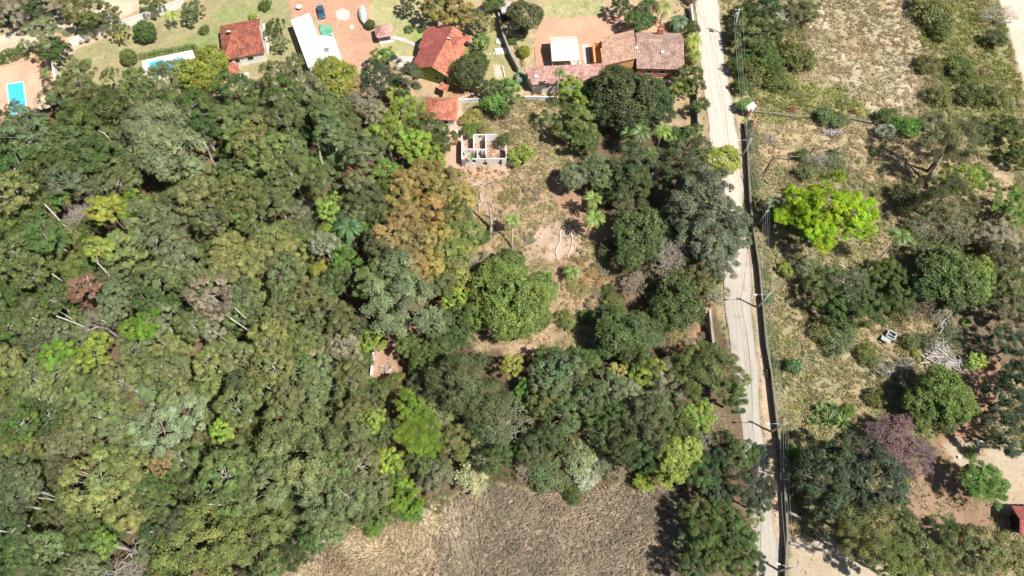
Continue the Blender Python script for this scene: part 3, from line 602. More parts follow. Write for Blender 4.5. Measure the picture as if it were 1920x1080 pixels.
# the forest west of the road
T('''
285 235 50 pg dome 15|pale grey-green upper dome of rounded leaf puffs, largest pale crown near the pools|pale domed tree
+330 292 60 pg dome 13
+290 262 40 pg dome 15
285 285 42 gg euc 12
198 392 34 yl airy 12|yellow-green tree flecked with orange, deep in the upper forest|orange-flecked yellow tree
246 386 30 vg airy 10.5|bright green low crown beside the orange-flecked yellow tree
145 400 26 ww bare 7|whitish bare-branched crown next to the orange-flecked yellow tree
112 375 20 bg airy 10
110 667 34 vg airy 12.5|lime-green leafy crown in the western forest, next to the orange-tinged one|lime leafy crown
178 657 34 yl airy 12.5|orange-tinged lime crown beside the lime-green leafy crown
267 612 34 vg airy 13.5|bright green crown joined to a grey-green one in mid forest|bright green mid-forest crown
298 600 34 gg euc 11
157 540 30 rb airy 11|rust-brown dry crown in the western forest|rust-brown dry crown
146 570 18 rb bush 5
185 605 38 gg bare 9|dark grey nearly leafless crown with fine radiating twigs|grey leafless crown
190 905 66 oy euc 12|large straw-yellow flecked crown in the lower forest|large straw-yellow crown
240 885 40 oy euc 12
318 795 62 pg airy 12|wide pale grey-green crown with fine wispy clumps, mid lower forest|wide wispy pale crown
302 868 22 orr airy 12|small orange-brown crown among the lower forest greens|small orange-brown crown
237 1050 58 tg bare 8|bare tan-grey twiggy crown at the bottom edge of the photo|bare twiggy bottom crown
385 1025 92 ol airy 9|very wide olive crown with wispy foliage at the bottom edge|very wide olive crown
+465 1012 62 ol airy 8
590 850 84 og airy 11|huge grey-olive crown filling the lower middle of the forest|huge grey-olive crown
515 905 48 gg euc 11
+545 795 50 og euc 11
+610 925 54 gg airy 9
+640 820 40 og airy 11
751 562 76 pg airy 11|wide ashy green crown above the small soil clearing|wide ashy crown
704 525 42 og airy 11
736 500 40 do airy 10
790 807 40 vg feather 9|vivid lime tree with ragged lobes near the lower centre|vivid lime tree
+772 765 32 vg airy 9
+808 832 28 vg feather 8
+770 808 30 vg feather 8.6
865 715 62 do dome 9|round dark olive-grey crown just below the big mango's soil patch|round dark olive crown
+915 750 44 do dome 9
945 795 52 gg twiggy 6|grey twiggy crown with pale bare branches poking out, beside the dark olive crown
887 893 34 cr bush 3.5|cream flowering shrub tree at the edge of the brown field|cream flowering tree
898 845 20 cr bush 3.5
816 893 38 bb airy 5|dark teal-green crown beside the cream flowering tree|dark teal crown
''')
FOREST = '''
154 233 50 gr|178 198 45 md|207 204 33 gr|44 254 48 gg|18 282 44 gr|98 263 44 ol|133 269 40 og|166 280 40 gr|30 310 42 gr|74 308 44 og|112 310 42 ol|163 310 42 gr|207 263 34 og
124 338 38 gg|172 340 38 gg|222 334 40 og|18 358 44 oy|30 411 48 ol|70 375 34 og|302 375 22 gg|284 417 48 gg|340 343 32 oy|370 363 38 oy|415 334 34 oy|430 372 44 ol|456 345 36 oy
355 205 45 gr|394 218 42 gr|380 245 30 md|430 224 40 og|462 254 38 oy|444 278 34 ol|18 447 40 gr|50 468 44 og|89 441 38 gr|130 440 34 oy|166 438 30 gr|184 466 26 yg|237 467 44 oy|296 441 36 gg
326 464 44 gg|370 441 44 gg|394 410 32 og|430 476 40 oy|462 441 34 ol|127 478 34 ol|484 266 44 oy|514 293 44 oy|529 218 42 og|484 218 40 gr|564 198 38 og|618 204 46 og|530 180 36 gr|660 215 34 og
618 245 32 gg|647 254 34 og|558 251 30 md|552 284 30 og|588 313 32 oy|606 337 30 ol|641 287 38 gg|683 281 34 gg|458 322 36 og|493 304 36 ol|544 322 38 ol|499 348 36 og|564 336 34 ol|470 378 38 ol
514 370 38 og|544 368 32 ol|573 399 30 tg|464 402 34 og|493 432 34 gg|529 441 36 og|567 432 32 gg|508 456 32 oy|544 470 36 oy|573 455 30 ol|606 456 26 tg|641 450 28 gg|30 478 36 og
139 500 32 ol|160 505 28 gr|246 484 38 oy|252 515 38 oy|335 485 34 gg|344 525 28 ol|424 484 36 oy|427 512 30 oy|468 492 32 oy|397 558 44 tg|456 558 34 og|252 551 42 do|278 565 30 md|300 520 34 og
38 549 34 gr|98 561 28 gr|71 580 30 gg|18 513 34 og|59 510 34 ol|98 502 30 gr|219 556 32 gg|213 582 28 gg|210 520 30 og|18 610 36 gr|98 629 30 gg|60 610 30 og|18 673 32 oy|38 695 32 ol|70 640 30 do
320 592 28 do|347 583 26 do|300 647 32 oy|335 637 36 oy|252 652 32 og|257 676 34 og|415 650 34 oy|394 679 32 oy|444 673 34 oy|335 694 32 gg|296 688 32 og|118 697 38 og|184 712 44 og|113 727 34 pg
30 727 38 ol|68 712 36 og|148 741 36 og|222 712 40 og|207 744 34 gg|284 720 38 gg|406 718 34 oy|450 721 30 do|370 735 28 gr|375 765 24 bb|330 740 34 oy|360 610 30 og|390 610 30 tg|425 605 30 og|380 520 30 og
499 478 40 oy|564 478 34 ol|538 510 38 og|606 510 26 yg|484 555 44 oy|544 558 38 og|579 558 32 ol|618 584 34 og|641 600 28 ol|508 600 34 og|555 600 34 og|590 623 34 og|603 650 38 tg|647 650 30 tg
653 682 30 og|508 638 38 oy|470 667 36 ol|544 673 34 og|511 685 38 oy|600 694 34 gg|479 727 36 og|484 760 36 ol|538 744 34 og|582 735 34 gg|616 756 32 gg|570 690 30 og|560 640 30 ol|470 610 34 og|440 590 28 og
659 712 34 ol|692 740 30 gr|650 756 34 ol|742 735 38 ol|700 775 26 oy|18 772 30 oy|38 797 32 gr|74 825 44 gg|113 837 36 gg|139 784 34 og|190 784 38 og|215 805 30 gg|38 840 34 ol|20 880 34 do|77 873 36 gr
41 912 36 gg|30 942 36 do|112 935 30 gr|59 985 40 md|18 978 30 md|24 1027 40 gr|74 1030 38 og|157 1012 34 gr|190 1020 28 bg|110 1040 32 gr|44 1068 34 md|150 980 34 ol|250 960 40 oy|300 950 30 gr|150 1068 34 gg
237 845 36 ol|270 920 34 gr|376 858 28 gr|438 846 38 og|415 893 48 og|350 938 38 og|380 820 30 og|330 900 30 gg|308 905 28 gr|421 804 26 yg|440 930 44 ol|284 997 20 dg|330 985 34 do|455 870 30 og|458 905 30 do
620 800 40 og|650 820 40 gg|670 870 40 gg|650 930 40 gg|520 960 36 ol|560 970 36 og|700 790 22 yg|721 800 22 gr|660 770 30 og|480 800 34 ol|440 765 34 og|480 840 34 og|395 780 26 og|620 880 40 og|560 900 40 gg
'''
for tok in FOREST.replace('\n', '|').split('|'):
    q = tok.split()
    if len(q) == 4:
        u, v, r, c = float(q[0]), float(q[1]), float(q[2]), q[3]
        plant(u, v, r, c, ('dome', 'euc', 'airy', 'euc', 'dome', 'dome', 'euc')[(int(u) * 3 + int(v)) % 7], group='trees of the dense forest west of the road')
T('''
707 216 26 tg airy 7|round fuzzy grey-brown crown near the hip-roofed pavilion|fuzzy grey-brown crown
724 254 38 yg airy 8
760 207 32 yg airy 7
745 180 20 yg airy 6
795 245 38 gr airy 7
825 270 30 gr airy 6
781 275 36 yg airy 7
804 298 32 yg airy 6
819 320 22 yg airy 5
724 322 28 bg airy 7
721 357 24 gr airy 7
810 328 36 tn airy 7|tan-yellow crown just below the roofless ruin|tan crown below the ruin
766 340 36 tn airy 8
760 372 36 tn airy 8
840 354 36 tn airy 6
866 375 32 tn airy 6
861 400 34 ol airy 6
800 393 38 tn airy 8
754 411 38 orr airy 9
870 438 32 oy airy 7
834 432 32 tn airy 7
736 443 40 orr airy 9|orange-brown crown beside the dark palm in the forest|orange-brown crown by the forest palm
775 455 36 orr airy 9
815 462 30 tn airy 7
845 475 30 ol airy 7
867 464 28 yg airy 6
707 464 30 do airy 9
662 328 20 rb airy 7
677 346 30 gg euc 9
683 376 34 do euc 9
671 398 26 og euc 8
618 387 28 yg airy 8
618 429 24 yg bush 6
690 425 18 bg bush 5
647 485 28 bg airy 6
630 543 15 bb bush 4
607 205 30 og euc
804 500 34 tn airy 8
849 492 33 oy airy 7
855 527 30 yg airy 6
770 500 34 orr airy 9
855 558 26 yg airy 5
861 592 28 gr airy 5
870 627 26 gr airy 4
840 650 22 gr airy 4
825 640 28 md airy 4|deep green leafy crown between the small clearing and the big mango tree
766 646 28 gr airy 5|mid-green crown at the top edge of the small soil clearing
795 668 26 gr airy 5
781 679 18 yg bush 3
822 663 20 gr bush 3
787 708 22 md bush 4
692 637 28 yg airy 7
683 675 18 gr bush 4
724 866 30 yg airy 6
705 825 22 gr airy 6
855 834 34 ol euc 7
751 926 38 vg airy 4|bright green bush with reddish patches at the forest edge by the straw field|bright green forest-edge bush
713 958 34 gr airy 3
769 955 26 bg bush 2
701 991 18 bg bush 1.6
640 985 22 og bush 2
676 960 26 og airy 4
676 845 22 og euc 8
740 880 26 gr airy 5
900 800 26 dg airy 5
530 1005 24 ol bush 2
''', group='trees along the forest edge')
# trees around the clearing and beside the road
T('''
952 556 66 mg mango 6.8|largest mango tree, bright domed crown alone in the reddish soil clearing|biggest mango tree
+1000 552 44 mg mango 5.6
+908 580 38 mg mango 4.8
+965 600 42 mg mango 5
+945 510 40 mg mango 6
+904 542 30 mg mango 5.2
+1000 590 34 mg mango 4.6
958 490 26 dg mango 4
901 486 24 tg twiggy 2
1205 430 48 gr mango 5.8|round glossy mango tree just above the purplish leafless tree
+1190 470 36 gr mango 5
+1230 455 36 gr mango 5.2
+1180 425 30 gr mango 4.6
1166 618 48 gr mango 5.8|mango tree with olive top standing between the big mango and the road
+1205 628 36 gr mango 5
+1150 645 32 gr mango 4.6
+1190 655 30 ol mango 4.6
+1136 606 26 gr mango 4
1254 484 44 tg bare 7.5|purplish grey leafless tree between two mango crowns near the road|purplish leafless tree
1190 530 24 tg twiggy 4
1269 567 52 md mango 5|dark mango crown just below the purplish leafless tree
1322 512 34 og airy 6
1350 552 24 tg twiggy 3|small dry feathery tree leaning over the edge of the dirt road
1175 176 58 dg mango 7|huge dark round mango tree below the grey tiled roof|huge dark mango
+1220 185 42 dg mango 6
+1140 190 42 dg mango 5.6
+1185 212 40 dg mango 5
+1128 165 30 dg mango 5.4
+1236 205 28 dg mango 4.6
1074 233 48 ol airy 4.5
1098 262 30 gr airy 3.5
1078 168 30 yg airy 4
1092 205 24 yg airy 4
1080 330 30 gg mango 4
1127 322 36 gg mango 5
1148 362 24 gr mango 4.5
1100 270 20 gr bush 3
1187 310 44 do airy 8|dark olive tall crown nearest the coconut palm cluster, beside the bluish mango trees
1184 358 40 do airy 8
1284 307 54 do airy 9|dark tan-tinged crown beside the round yellow-green tree at the road
1262 345 30 do airy 7
1352 301 34 yg mango 6|round yellow-green tree pressing against the dirt road|round yellow-green road tree
1326 385 68 bb airy 10|big silvery grey-green tree leaning over the dirt road|silvery road tree
+1338 445 56 bb airy 9
+1368 420 38 bb airy 8.6
+1285 385 38 bb airy 9
+1320 350 40 bb airy 9.5
+1348 485 38 bb airy 8.4
+1380 450 26 bb airy 8
1296 255 24 gr airy 5
1270 250 20 gr bush 4
1314 198 18 gr broad 3.5|small leafy tree overhanging the dirt road's verge above the parapet
1294 149 30 gr airy 4
1279 165 22 yg airy 3
925 197 24 bg broad 3.5|rounded bright green shrub tree between pavilion and mango
952 168 24 bg airy 3.5
918 164 22 do airy 3.5
940 205 18 dg bush 2
885 221 20 tn bush 1.6
905 238 14 tn bush 1.4
880 243 15 bg bush 2|bright green shrub growing inside the roofless ruin
943 263 15 md bush 2|deep green bush against the ruin's far corner
977 291 24 yg broad 2.5|yellow-green broad-leaved shrub beside the roofless ruin
905 445 16 gr bush 1.5
1100 591 13 bg bush 1
1141 547 15 gr bush 1
1195 650 16 ol airy 6
1201 680 30 gr airy 6
1156 700 22 tn airy 6
1215 700 34 yg airy 6
1250 715 36 tg airy 6
961 684 24 yg airy 5
1026 678 30 gr airy 5
1036 707 42 gg euc 6
1079 671 26 md airy 5
1105 680 24 gr airy 4
1073 712 38 gg euc 6
1064 775 42 og euc 6
1020 750 34 og euc 6
982 738 26 bg airy 4
1298 690 46 gr airy 7
1325 665 32 gr airy 6
1350 705 46 og airy 7|grey-olive tree spreading to the road edge below the short parapet wall
1375 745 28 gr airy 6
1345 790 32 tg twiggy 5
1309 780 34 yg airy 6
1280 745 34 og airy 6
1230 750 34 og airy 6
1180 745 34 tg airy 6
1240 600 26 ol bush 1.4
1300 632 26 tg twiggy 1
1245 640 24 tg twiggy 1
1110 520 24 tn twiggy .9
1135 500 22 tg twiggy .8
1120 560 26 tg twiggy .9
1150 570 22 ol bush .8
1085 540 22 tn twiggy .8
1060 600 20 ol bush .6
1092 480 18 tn twiggy .7
1140 590 20 gr bush 1
1210 520 26 tg twiggy 2
1225 545 24 og bush 1.6
1160 430 18 ol bush 1.4
1140 470 20 do bush 1.4
995 445 14 tg twiggy .5
955 365 20 tn twiggy .5
1000 360 20 tg twiggy .6
1235 410 26 do airy 4
1262 440 26 do airy 4
1300 540 30 do airy 4
1290 505 26 og airy 5
1269 622 26 tn twiggy 1.5|dry orange-tan shrub on the soil beside the short parapet wall
1004 769 17 bg bush 3
1110 768 16 vg bush 4
1110 800 24 gg twiggy 4
1070 834 38 og twiggy 3.5
1005 825 26 md bush 3
975 842 17 bg bush 2
933 825 28 og airy 4
1087 858 34 pg bush 2.5
1126 861 28 pg twiggy 2.5
1022 887 32 gg bush 2
985 880 22 tg twiggy 2
1099 896 24 ww bush 1.6|whitish silvery shrub at the top edge of the brown field
1076 926 20 gr bush 1.3
1050 900 22 gg bush 1.5
1215 790 48 do airy 8
1176 822 36 dg airy 7
1191 853 34 dg airy 6
1150 780 32 md airy 6
1274 855 42 yg mango 6.5|rounded yellow-green crown overhanging the corner of the brown field|yellow-green field-corner tree
1247 885 26 yg airy 5
1209 903 20 yg bush 2
1160 880 20 tg twiggy 2
1318 887 38 md airy 6
1345 920 30 dk airy 6
1310 830 28 tg twiggy 6
1341 870 26 dk airy 6
1307 965 34 gr airy 5
1289 1015 24 gg airy 4
1326 1006 40 gr airy 6
1342 1045 34 gr airy 6
1390 851 32 gr airy 6
1419 848 17 dk airy 6
1401 911 40 dk airy 7|dark blue-green crown bulging over the lower dirt road|dark road-edge crown
1425 939 24 dk airy 7
1412 964 20 pg airy 6
1373 1006 44 gr airy 6
1400 1010 24 gg airy 5
1418 1060 24 dk airy 5
1380 1060 30 gr airy 6
1300 1065 34 md airy 6
1358 960 28 gr airy 6
1360 830 24 dg airy 5
''', group='trees between the clearing and the road')
# gardens at the top
T('''
385 132 44 yl mango 5|round yellow-lime tree beside the covered blue pool|yellow-lime pool tree
+345 135 22 yg mango 4
84 65 38 pg airy 7|pale green tree standing over the white wall by the pink terrace|pale wall tree
100 95 24 gr airy 5
156 22 36 ol airy 6
165 45 26 dg airy 4
205 32 24 og airy 4
225 56 16 oy airy 3
286 6 22 gr airy 4
361 22 22 og airy 3
383 56 11 ol bush
272 59 21 gr clip 2.6|egg-shaped clipped green topiary on the lawn by the white wall|egg-shaped topiary
241 107 16 ol clip 1.6|smaller rounded olive bush on the lawn near the covered pool
250 142 24 og airy 6
236 178 22 yg airy 6
265 185 40 og euc 10
300 160 38 og euc 10
144 152 42 og airy 9
205 140 16 og airy 7
105 175 26 og euc 8
60 232 28 gg airy 7
24 200 14 bb airy 6|small bluish tree dipping over the end of the plain blue pool
440 165 34 gr euc 10
450 195 20 yg airy 7
520 150 36 og euc 10
550 120 22 og airy 6
480 180 20 oy airy 6
490 160 18 tg bush 3
515 50 18 gr airy 3
527 80 16 gg airy 3
497 10 13 gr bush
474 31 8 yg bush
575 165 34 gg euc 10
628 145 42 yl mango 8|orange and yellow round tree at the foot of the white roof|orange-yellow tree by the white roof
+650 155 28 tn mango 7
716 106 22 bg airy 4|bright green tree by the orange yard's corner
704 144 32 dk euc 7
759 147 38 do airy 7|dark reddish olive crown touching the house with the big red roof
690 185 30 tg twiggy 8
877 135 33 do clip 4.2|round olive-brown dome tree beside the red-roofed green house|olive dome tree
896 118 22 gr clip 3.2
904 79 17 bg airy 3
904 43 22 oy airy 3.5
848 19 40 tn airy 6|tan-leaved tree at the top edge behind the red-roofed green house
815 15 30 oy airy 5
875 30 24 do airy 5
768 6 18 do airy 4
985 28 32 do mango 6|dark round tree beside the small grey shed roof
959 75 12 gr bush
983 97 12 yl clip 1.1|small yellow bush by the slanting garden wall
978 55 10 gr bush
694 46 10 gr clip 1|little round bush beside the tarpaulin-covered boat
926 5 20 gr bush 3
1198 40 24 md mango 4
1165 10 22 dg airy 4
1215 12 20 gr bush 3
1300 52 14 md bush 3
''', group='garden trees and bushes near the houses')
T('''
20 10 34 tg airy 7
60 -4 30 do airy 7
100 0 26 tg airy 7
5 35 18 gr bush
42 28 8 bg bush
70 14 26 dg airy 6
''', group='trees at the top corner by the sandy lane')
# land beyond the road
T('''
1550 378 50 lm airy 8|brilliant lime-green spreading tree beyond the road wall|brilliant lime tree
+1597 395 44 lm airy 8.2
+1610 432 28 lm airy 7.4
+1505 378 32 lm airy 7.5
+1488 398 24 lm feather 6.5
+1530 428 36 lm airy 7
+1545 452 26 lm feather 6.6
+1570 415 26 lm airy 7.2
+1520 402 32 lm airy 7.4
+1470 405 20 lm feather 6
1461 402 22 vg bush 2
1780 515 52 gr mango 6|wide mango tree with a bright sunny flank beyond the road|sunny-flanked mango
+1825 525 38 mg mango 5.4
+1748 530 34 gr mango 5
+1795 550 36 gr mango 5
1840 505 26 yg mango 5.5
1768 740 50 mg mango 5.4|solitary round mango tree below the pile of sticks|solitary mango
+1735 755 34 mg mango 4.4
+1800 755 34 mg mango 4.6
+1728 785 24 mg mango 3.4
+1770 775 34 gr mango 4
1831 680 20 yg broad 1.6|small yellow-green bush on bare soil beside the pile of sticks
1812 605 9 yg bush
1718 664 9 yg bush
1897 389 40 bg airy 5|bright green tree with a dark leaning trunk at the photo's edge
1801 330 34 yg airy 6
1839 336 26 bg airy 4
1777 362 50 do tuft 8
1790 265 54 do tuft 10|tall tufted dark pine with a bare leaning trunk|tufted pine
+1755 240 34 do tuft 10
+1830 240 30 do tuft 9
+1765 285 34 do tuft 9
1868 449 38 tg airy 4
1885 493 42 do airy 5
1902 532 42 ol airy 5
1889 580 42 do airy 5
1896 648 36 dk airy 5
1912 700 28 dk airy 4
1894 745 42 dk euc 5
1889 810 44 dk euc 6|dark bluish crown beside the small white tub
1800 420 46 gg twiggy 3
1740 430 34 gg twiggy 3
1713 564 38 br twiggy 3.5|brown leafless rounded crown next to the sunny-flanked mango
1626 580 40 md airy 3.5
1656 512 34 gr airy 3
1560 520 28 og airy 3
1690 560 32 md airy 3
1730 470 26 og airy 3
1610 560 30 gr airy 3
1685 520 24 gr airy 3
1600 525 40 gg twiggy 5
1574 541 22 bg bush 1.5
1530 548 30 og airy 3
1560 572 32 gr airy 3
1590 600 32 og bush 2
1516 505 26 gg bush 1.8
1498 493 18 gg twiggy 1.5
1620 560 34 dg airy 3
1474 507 15 yg broad 1|small yellow-green yucca-like shrub beside the road wall
1545 895 58 dk euc 8|large dark blue-green tree beside the road wall, lower part|large dark blue-green tree
+1635 888 60 dk euc 8.5
+1590 860 44 dk euc 8.3
+1600 935 48 dk euc 7.5
1672 950 34 gr airy 6
1690 815 44 pk bloom 4.5|mauve-pink blossoming leafless tree|mauve blossoming tree
+1650 830 38 pk bloom 4
+1722 845 36 pk bloom 4
+1712 870 26 pk bloom 3.6
1844 905 38 bg feather 5|bright feathery green tree standing on the pale paved yard|feathery yard tree
+1866 922 26 bg airy 4.5
+1825 905 24 bg airy 4.8
+1842 890 28 bg airy 5
1634 985 52 ol tuft 9
1655 1030 52 ol tuft 9
1600 1015 34 ol tuft 8
1710 1025 46 ol airy 8
1773 985 26 gr tuft 6
1795 1010 30 gr tuft 6
1740 1050 40 ol tuft 7
1827 1038 50 og airy 6
1880 1040 42 ol airy 6
1790 1062 34 og airy 6
1690 1065 40 ol airy 8
1411 67 40 og airy 3
1385 62 20 md bush 2.4
1388 120 22 gr bush 2.2
1450 60 30 gr airy 3
1395 160 18 gr bush 2
1440 115 30 gr airy 3
1430 14 30 dg airy 3.5
1398 30 24 md airy 3
1424 95 28 gr airy 3
1467 36 20 ww bush 2|pale-flowered shrub amid the dark bushes by the upper power pole
1500 20 32 og airy 3
1422 133 38 ol bush 1.6
1492 104 36 ol bush 1.6
1460 150 28 ol bush 1.3
1396 196 15 bg bush 2|bright green bush leaning over the gate beside the road
1405 110 22 gr bush 2
1744 18 38 ol bush 1.8
1765 55 26 ol bush 1.4
1704 237 26 bg bush 1.8|bright green bush along the old stone wall on the hillside
1663 218 20 gr bush 1.6
1659 246 18 ww bush 1.3|whitish silvery shrub below the old stone wall on the hillside
1552 218 22 gg bush 1.4
1575 225 18 gg bush 1.3
1878 26 32 ww bare 3|whitish sparse tree beside the corner lane
1867 72 20 do bush 2
1892 241 32 gr airy 3
1914 289 26 dg airy 3
1540 307 28 gg twiggy 2
1515 320 22 og bush 1.4
1505 290 14 gr bush 1.4
1530 290 22 ww bare 2.5|pale bare fallen-looking branches on the dry hillside below the brushwood
1575 300 26 gg twiggy 1.4
1640 285 9 gr bush
1700 372 30 do bush 2
1740 120 24 ol bush 1
1800 130 30 ol bush 1
1820 180 30 gr bush 1
1760 180 26 ol bush 1
1860 180 26 ol bush 1.2
1443 561 8 bg bush .8
1486 685 16 md broad 1.4
1450 680 12 gr bush
1660 690 22 tg twiggy .9
1700 684 18 tg twiggy .9
1766 600 22 tg twiggy 1
1590 770 14 bg bush
1570 640 32 gg bush .9
1540 620 26 ol bush .8
1708 640 18 og bush .8
1790 630 24 gg twiggy 1
1625 665 22 ol bush .7
1740 640 18 gg bush .8
1488 845 14 bg bush
1443 700 10 gr bush
1640 745 20 ol bush .8
1820 850 12 bg bush
''', group='trees and bushes beyond the road wall')
# dark understorey filling the forest between the crowns
def understorey():
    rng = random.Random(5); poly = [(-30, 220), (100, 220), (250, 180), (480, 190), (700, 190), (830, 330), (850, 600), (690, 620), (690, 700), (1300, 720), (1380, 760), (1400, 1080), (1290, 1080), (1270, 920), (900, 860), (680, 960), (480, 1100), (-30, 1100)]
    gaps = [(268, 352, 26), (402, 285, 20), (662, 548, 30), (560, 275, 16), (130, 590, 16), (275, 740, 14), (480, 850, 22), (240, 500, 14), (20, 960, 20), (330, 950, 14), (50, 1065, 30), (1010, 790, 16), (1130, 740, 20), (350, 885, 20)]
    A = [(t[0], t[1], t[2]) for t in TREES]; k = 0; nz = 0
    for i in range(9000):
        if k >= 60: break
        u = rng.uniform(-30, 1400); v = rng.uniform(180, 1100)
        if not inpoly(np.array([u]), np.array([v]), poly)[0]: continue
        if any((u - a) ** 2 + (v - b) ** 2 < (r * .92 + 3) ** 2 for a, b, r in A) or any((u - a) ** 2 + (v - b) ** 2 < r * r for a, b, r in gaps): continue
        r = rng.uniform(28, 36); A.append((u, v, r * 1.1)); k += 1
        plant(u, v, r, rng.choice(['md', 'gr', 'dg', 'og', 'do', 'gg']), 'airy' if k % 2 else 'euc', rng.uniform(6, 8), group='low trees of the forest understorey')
    print('understorey', k, 'trees', len(TREES))
understorey()

def auto_labels():
    TREES_L = [t for t in TREES if not t[5]]
    LM2 = LM + [(653, 426, 'dark forest palm'), (724, 690, 'small soil clearing'), (300, 125, 'covered blue pool'), (30, 190, 'plain blue pool'), (455, 75, 'red hip-roofed house'), (585, 80, 'white roof'), (905, 285, 'roofless ruin'), (828, 205, 'hip-roofed pavilion'),
           (1235, 95, 'grey tiled roof'), (1060, 455, 'curved white kerb'), (1765, 670, 'pile of sticks'), (1669, 630, 'concrete wash tub'), (1405, 213, 'roadside gate'), (1660, 235, 'old stone wall'), (1545, 780, 'agave clump'), (1440, 640, 'long road wall'),
           (1905, 975, 'corner tiled roof'), (1120, 390, 'twin coconut palms'), (1225, 260, 'coconut palm cluster'), (720, 60, 'small tiled gazebo'), (1050, 1000, 'brown grass field'), (640, 1020, 'straw field'), (1380, 600, 'bare road stretch'), (1795, 650, 'brown soil patch')]
    NOUN = dict(dome='domed tree', euc='puffy tree', airy='loose-leaved tree', mango='dense round tree', feather='layered crown', clip='clipped bush', bush='bush', broad='big-leaved shrub', tuft='tufted tree', bare='bare tree', twiggy='twiggy shrub', bloom='blossoming tree')
    by = {}
    for t in TREES_L:
        u, v, r, c, st = t[:5]
        d = sorted(((u - a) ** 2 + (v - b) ** 2, ph, a, b) for a, b, ph in LM2 if (u - a) ** 2 + (v - b) ** 2 > 25)
        _, ph, a, b = d[0]; dx, dy = u - a, v - b
        dr = ('above' if dy < 0 else 'below') if abs(dy) > abs(dx) else ('roadward of' if (dx > 0) == (u < 1390) else 'on the side away from the road of')
        dr = dr.replace('on the side away from the road of', 'outward of')
        size = 'small' if r < 24 else 'medium' if r < 37 else 'large'
        by.setdefault((size, CNAME[c], NOUN[st], dr, ph), []).append((d[0][0], t))
    ords = ['nearest', 'second nearest', 'third nearest', 'fourth nearest', 'fifth nearest', 'sixth nearest', 'seventh nearest', 'eighth nearest', 'ninth nearest']
    for (size, cn, nn, dr, ph), L in by.items():
        L.sort(key=lambda x: x[0])
        for i, (_, t) in enumerate(L):
            pre = '' if len(L) == 1 else ords[i] + ' '
            t[6]['label'] = f'{pre}{size} {cn} {nn} {dr} the {ph}'
auto_labels()

# ---- palms
def frond_mesh(name, n=20, L=1.0, droop=.55, leaf=.26, wd=.03, rise=.5):
    V = []; F = []; var = []
    def pt(t): return np.array([t * L * (1 - .18 * t * t), 0, rise * t - (droop + rise * .6) * t * t])
    for i in range(n):
        t = .12 + .88 * i / (n - 1); c = pt(t); tg = pt(min(1, t + .05)) - pt(t - .05); tg = tg / np.linalg.norm(tg)
        ll = leaf * (math.sin(math.pi * (t * .86 + .12)) ** .7 + .08)
        for s in (-1, 1):
            d = np.array([tg[0] * .55, s * .8, tg[2] * .5 - .18 - .15 * (i % 3 == 0)]); d /= np.linalg.norm(d)
            k = len(V); m = c + d * ll * .5; e = c + d * ll + np.array([0, 0, -.05 * ll]); w = tg * wd
            V += [c - w * .5, m - w, e, m + w]; F.append((k, k + 1, k + 2, k + 3)); var += [.85 + .3 * (i % 4) / 4] * 4
    for i in range(5):
        a, b = pt(i / 5), pt((i + 1) / 5); k = len(V); w = np.array([0, .016 * (1.2 - i / 5), 0]); V += [a - w, a + w, b + w, b - w]; F.append((k, k + 1, k + 2, k + 3)); var += [1.3] * 4
    return mesh_np(name, V, F, M_GLOSSY, attrs={'var': var, 'hue': [.5] * len(V)})
FR = frond_mesh('palm_frond'); FR2 = frond_mesh('short_frond', 14, droop=.75, leaf=.3, wd=.045, rise=.8)
def palm(u, v, r, h, label, color=(.17, .24, .06), n=15, base=None, mesh=None, group='palms', name='palm_tree', cat='palm', trunk=True, tilt=0.0, tr=.16):
    rng = random.Random(int(u * 31 + v)); top = P(u, v, h); R = r / px_m(u, v, h) * 1.12
    b = P(base[0], base[1], 0) if base else Vector((top.x + rng.uniform(-.4, .4), top.y + rng.uniform(-.4, .4), 0))
    root = empty(name, (b.x, b.y, 0))
    if trunk:
        mb = MB(); t0 = b; mid = b.lerp(top, .5) + Vector((rng.uniform(-.2, .2), rng.uniform(-.2, .2), 0)); mb.tube([b - Vector((0, 0, .2)), b.lerp(mid, .5), mid, top - Vector((0, 0, .1))], [tr * 1.5, tr * 1.05, tr, tr * .85], 8)
        t = build(mb, 'trunk', M_BARK, root, True); t.color = (.42, .37, .3, 1)
    for k in range(n):
        f = link('frond', mesh or FR, root, (top.x - b.x, top.y - b.y, top.z), (lambda s_: tuple(c * s_ for c in color))(rng.uniform(.75, 1.25)))
        lv = k / n; f.rotation_euler = (rng.uniform(-.25, .25), -.55 + lv * 1.05 + rng.uniform(-.1, .1), k * 2.399 + rng.uniform(-.2, .2)); s = R * rng.uniform(.85, 1.1) * (1 if lv > .2 else .8); f.scale = (s, s, s)
    tag(root, label, cat, group); return root
palm(653, 424, 29, 9, 'large dark coconut palm standing among forest crowns', (.10, .19, .07), 18, tr=.2)
palm(960, 411, 17, 6, 'slim coconut palm with tall bare trunk in the open clearing', (.22, .30, .07), base=(960, 466))
palm(1112, 372, 22, 6, 'upper one of twin coconut palms at the edge of the mango trees', (.24, .32, .08), base=(1106, 398))
palm(1114, 407, 25, 7, 'lower one of twin coconut palms, its trunk base near the curved kerb', (.22, .31, .07), base=(1098, 445))
palm(1072, 508, 21, 2.5, 'short lone coconut palm just below the curved white kerb', (.20, .28, .08))
palm(1202, 245, 24, 8, 'palm with dark drooping fronds in the cluster below the huge dark mango', (.14, .22, .07))
palm(1243, 244, 22, 9, 'tallest bright palm of the cluster below the huge dark mango', (.22, .32, .06))
palm(1222, 284, 18, 7, 'lowest palm of the cluster, trunk leaning over fallen logs', (.18, .26, .07), base=(1218, 312))
palm(1178, 248, 18, 6, 'feathery palm of the cluster closest to the bushes', (.16, .26, .07))
